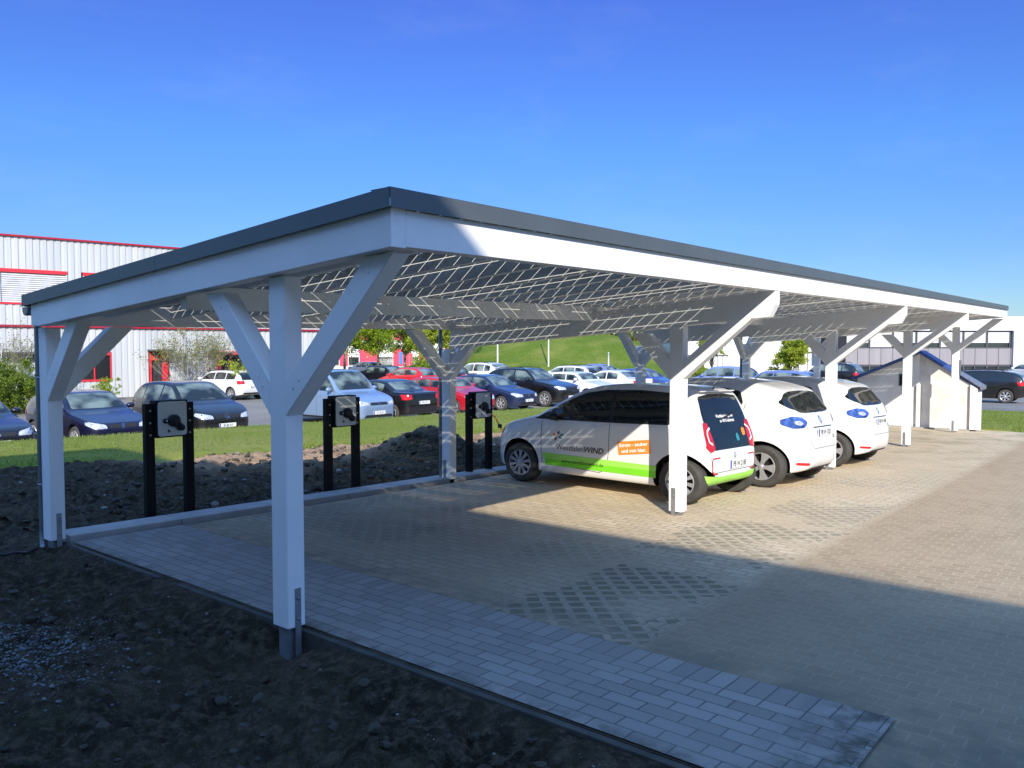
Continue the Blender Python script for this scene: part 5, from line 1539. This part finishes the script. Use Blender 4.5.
def tree(name,px,d,h,crown_r,trunk_h,label,leaf,n=5000,size=.10,seed=1,z=-.95,bark='bark',squash=1,group=None,multi=False,cat='tree',shell=.55,nb=9):
    rnd=random.Random(seed);p=at(px,d,z);r=empty(name,p,rnd.uniform(0,6),label,cat,group)
    blobs=[];cz=trunk_h+(h-trunk_h)*.5;rz=(h-trunk_h)*.5
    for i in range(nb):
        a=rnd.uniform(0,6.28);q=rnd.uniform(.1,.75)*crown_r;zz=rnd.uniform(-.75,.8)
        k=math.sqrt(max(.1,1-zz*zz))
        blobs.append((math.cos(a)*q*k*1.05,math.sin(a)*q*k*1.05,cz+zz*rz*.85,crown_r*rnd.uniform(.32,.55)))
    blobs.append((0,0,cz,crown_r*.55))
    bm=bmesh.new();leaves(bm,rnd,blobs,n,size,shell)
    obj('crown',bm,M[leaf],r)
    bm=bmesh.new()
    tr=max(.035,h*.017)
    if not multi:
        tube(bm,[(0,0,-.1),(.03,.02,trunk_h*.5),(0,0,trunk_h),(.05,.0,cz)],[tr*1.3,tr,tr*.85,tr*.4],8)
    for b in blobs[:8] :
        s=(0,0,trunk_h*.9) if not multi else (rnd.gauss(0,.1),rnd.gauss(0,.1),0)
        m=((b[0]+s[0])*.45,(b[1]+s[1])*.45,(s[2]+b[2])*.5)
        tube(bm,[s,m,b[:3]],[tr*.55,tr*.35,tr*.12],5)
    obj('trunk',bm,M[bark],r)
    return r
def bare(name,px,d,h,label,seed,n=900):
    """multi-stemmed shrub just coming into leaf"""
    rnd=random.Random(seed);p=at(px,d,-.95);r=empty(name,p,0,label,'tree')
    bm=bmesh.new();tips=[]
    def grow(p0,d0,l,rad,lev):
        pts=[p0];d1=d0.copy();p=p0.copy()
        for i in range(4):
            d1=(d1+Vector((rnd.gauss(0,.13),rnd.gauss(0,.13),rnd.gauss(.04,.08)))).normalized();p=p+d1*l/4;pts.append(p.copy())
        tube(bm,pts,[rad*(1-.17*i) for i in range(5)],5 if lev<2 else 3,cap=False)
        if lev>=2:
            tips.extend(pts[1:])
        if lev<3:
            for _ in range(rnd.choice((3,4,4))):
                q=pts[rnd.choice((2,3,4))];dd=(d1+Vector((rnd.gauss(0,.5),rnd.gauss(0,.5),rnd.gauss(.1,.3)))).normalized()
                grow(q,dd,l*rnd.uniform(.5,.75),rad*.5,lev+1)
    for _ in range(8):
        grow(Vector((rnd.gauss(0,.25),rnd.gauss(0,.25),0)),Vector((rnd.gauss(0,.32),rnd.gauss(0,.32),1)).normalized(),h*.5,.035,0)
    obj('trunk',bm,M['bark2'],r)
    bm=bmesh.new()
    for _ in range(n*3):
        q=rnd.choice(tips)+Vector((rnd.gauss(0,.10),rnd.gauss(0,.10),rnd.gauss(0,.10)));a=Vector((rnd.gauss(0,1),rnd.gauss(0,1),rnd.gauss(0,1))).normalized();b=a.orthogonal().normalized();c=a.cross(b);w=rnd.uniform(.025,.055)
        bm.faces.new([bm.verts.new(q+b*w),bm.verts.new(q+c*w*.6),bm.verts.new(q-b*w),bm.verts.new(q-c*w*.6)])
    obj('crown',bm,M['leafD'],r);return r
bare('budding_shrub',188,41,4.0,'tall multi-stemmed shrub just coming into leaf before the metal hall door',5)
bare('budding_shrub',212,42,3.6,'second budding shrub, right beside the red canopy post of the metal hall',6,700)
bare('budding_shrub',8,36,3.8,'nearly bare shrub rising behind the clipped bush at the left edge',8,300)
tree('round_bush',12,31,1.85,1.7,.2,'dense green bush at the left edge below the hall window','leafE',14000,.055,21,multi=True,cat='bush',shell=.75,nb=12)
tree('round_bush',-30,30,2.0,1.7,.2,'dense green bush at the very left edge of the photo','leafE',9000,.055,22,multi=True,cat='bush',shell=.75)
tree('round_bush',245,40,2.2,1.3,.2,'yellow green bush behind the white estate car','leafC',4000,.06,23,multi=True,cat='bush',shell=.7)
tree('round_bush',108,39,1.0,.8,.1,'low green bush under the red framed hall window','leafA',2000,.05,24,multi=True,cat='bush',shell=.7)
row_=[(318,60,6.0,2.3,1.5,'leafA'),(345,66,6.6,2.6,2.1,'leafC'),(378,64,6.6,2.8,2.3,'leafA'),(405,70,6.8,2.6,2.0,'leafB'),(432,66,6.4,2.4,2.0,'leafC'),(455,74,6.6,2.5,1.8,'leafD'),(296,62,5.0,1.8,.5,'leafD')]
names_=['bushy spring green tree left of the row before the striped building','yellow green tree with a pale trunk in the row before the striped building','broad fresh green tree standing in the middle of the row before the striped building','dark green tree right of the broad tree in the row','yellow green tree just left of the first rear post','olive tree showing right of the first rear post','low olive bushy tree behind the light blue van']
for i,(px,d,h,cr,th,lf) in enumerate(row_):
    tree('street_tree',px,d,h,cr,th,names_[i],lf,12000,.10,40+i,bark='bark2' if i%2 else 'bark',group='trees before the striped building')
tree('round_tree',790,62,3.75,1.75,.35,'round light green tree in front of the white block, between two rear posts','leafC',15000,.085,60,shell=.7,nb=14)
tree('round_tree',712,66,5.6,1.7,1.0,'narrow yellow green tree left of the second rear post pair','leafC',5000,.09,61)
tree('round_bush',698,60,2.0,1.3,.1,'green bush behind the light blue compact car','leafA',3000,.07,62,multi=True,cat='bush')
tree('round_bush',428,58,2.1,2.0,.1,'clipped green hedge bush behind the bright red hatchback','leafA',4500,.07,63,multi=True,cat='bush',shell=.75)
tree('round_bush',455,60,2.0,1.6,.1,'green bush right of the rear post, behind the parked cars','leafB',3500,.07,64,multi=True,cat='bush',shell=.75)
# scrub on the embankment crest
rnd=random.Random(77);bm=bmesh.new();bl=[]
for i in range(46):
    px=470+i*3.9;d=85+rnd.uniform(-2,2);p=at(px,d);rr_=rnd.uniform(.5,1.0)
    bl.append((p.x,p.y,3.0+rnd.uniform(-.3,.3),rr_*.8))
leaves(bm,rnd,bl,9000,.16,.5)
tag(obj('scrub',bm,M['leafD']),'olive scrub along the top of the green embankment','scrub',kind='stuff')
rnd=random.Random(78);bm=bmesh.new();bl=[]
for i in range(150):
    px=-200+i*10;d=150+rnd.uniform(-8,8);p=at(px,d)
    if 860<px<1010:continue
    bl.append((p.x,p.y,rnd.uniform(.2,2.6),rnd.uniform(2.0,3.2)))
leaves(bm,rnd,bl,22000,.42,.5)
tag(obj('distant_wood',bm,M['leafB']),'far dark line of trees closing the view behind the buildings','wood',kind='stuff')
# masts and signs
def mast(px,d,h,label,r=.05,name='flag_pole'):
    p=at(px,d,-1.0);o=empty(name,p,0,label,'pole')
    bm=bmesh.new();tube(bm,[(0,0,0),(0,0,h)],[r*1.3,r],8);obj('shaft',bm,M['white'],o)
    bm=bmesh.new();lathe(bm,[(0,h+.02),(r*1.6,h),(r*1.6,h-.06),(0,h-.08)],10,'Z');obj('finial',bm,M['alloy'],o)
mast(497.6,64,6.5,'white pole left of the embankment above the blue hatchback',.045)
mast(548.5,72,6.5,'white pole in front of the embankment, above the white estate car',.045)
p=at(608.5,56,-1.0)
mast(608.5,56,2.35,'short white post at the right foot of the embankment',.05,'marker_post')
def signpost(px,d,h,mat,label):
    o=empty('sign_post',at(px,d,-.95),CAMANG-R(90),label,'sign')
    bm=bmesh.new();tube(bm,[(0,0,0),(0,0,h)],.03,8);obj('post',bm,M['galv'],o)
    bm=bmesh.new();box(bm,(-.13,-.05,h-.9),(.13,-.032,h),bev=.004);obj('board',bm,M[mat],o)
M['signblue']=plain('blue_sign_face',hx(60,120,190),.5)
signpost(401,60,2.3,'signblue','narrow blue sign board in front of the trees')
signpost(411,62,2.2,'pinkred','small red sign board right of the blue one')
# birds-foot: nothing else
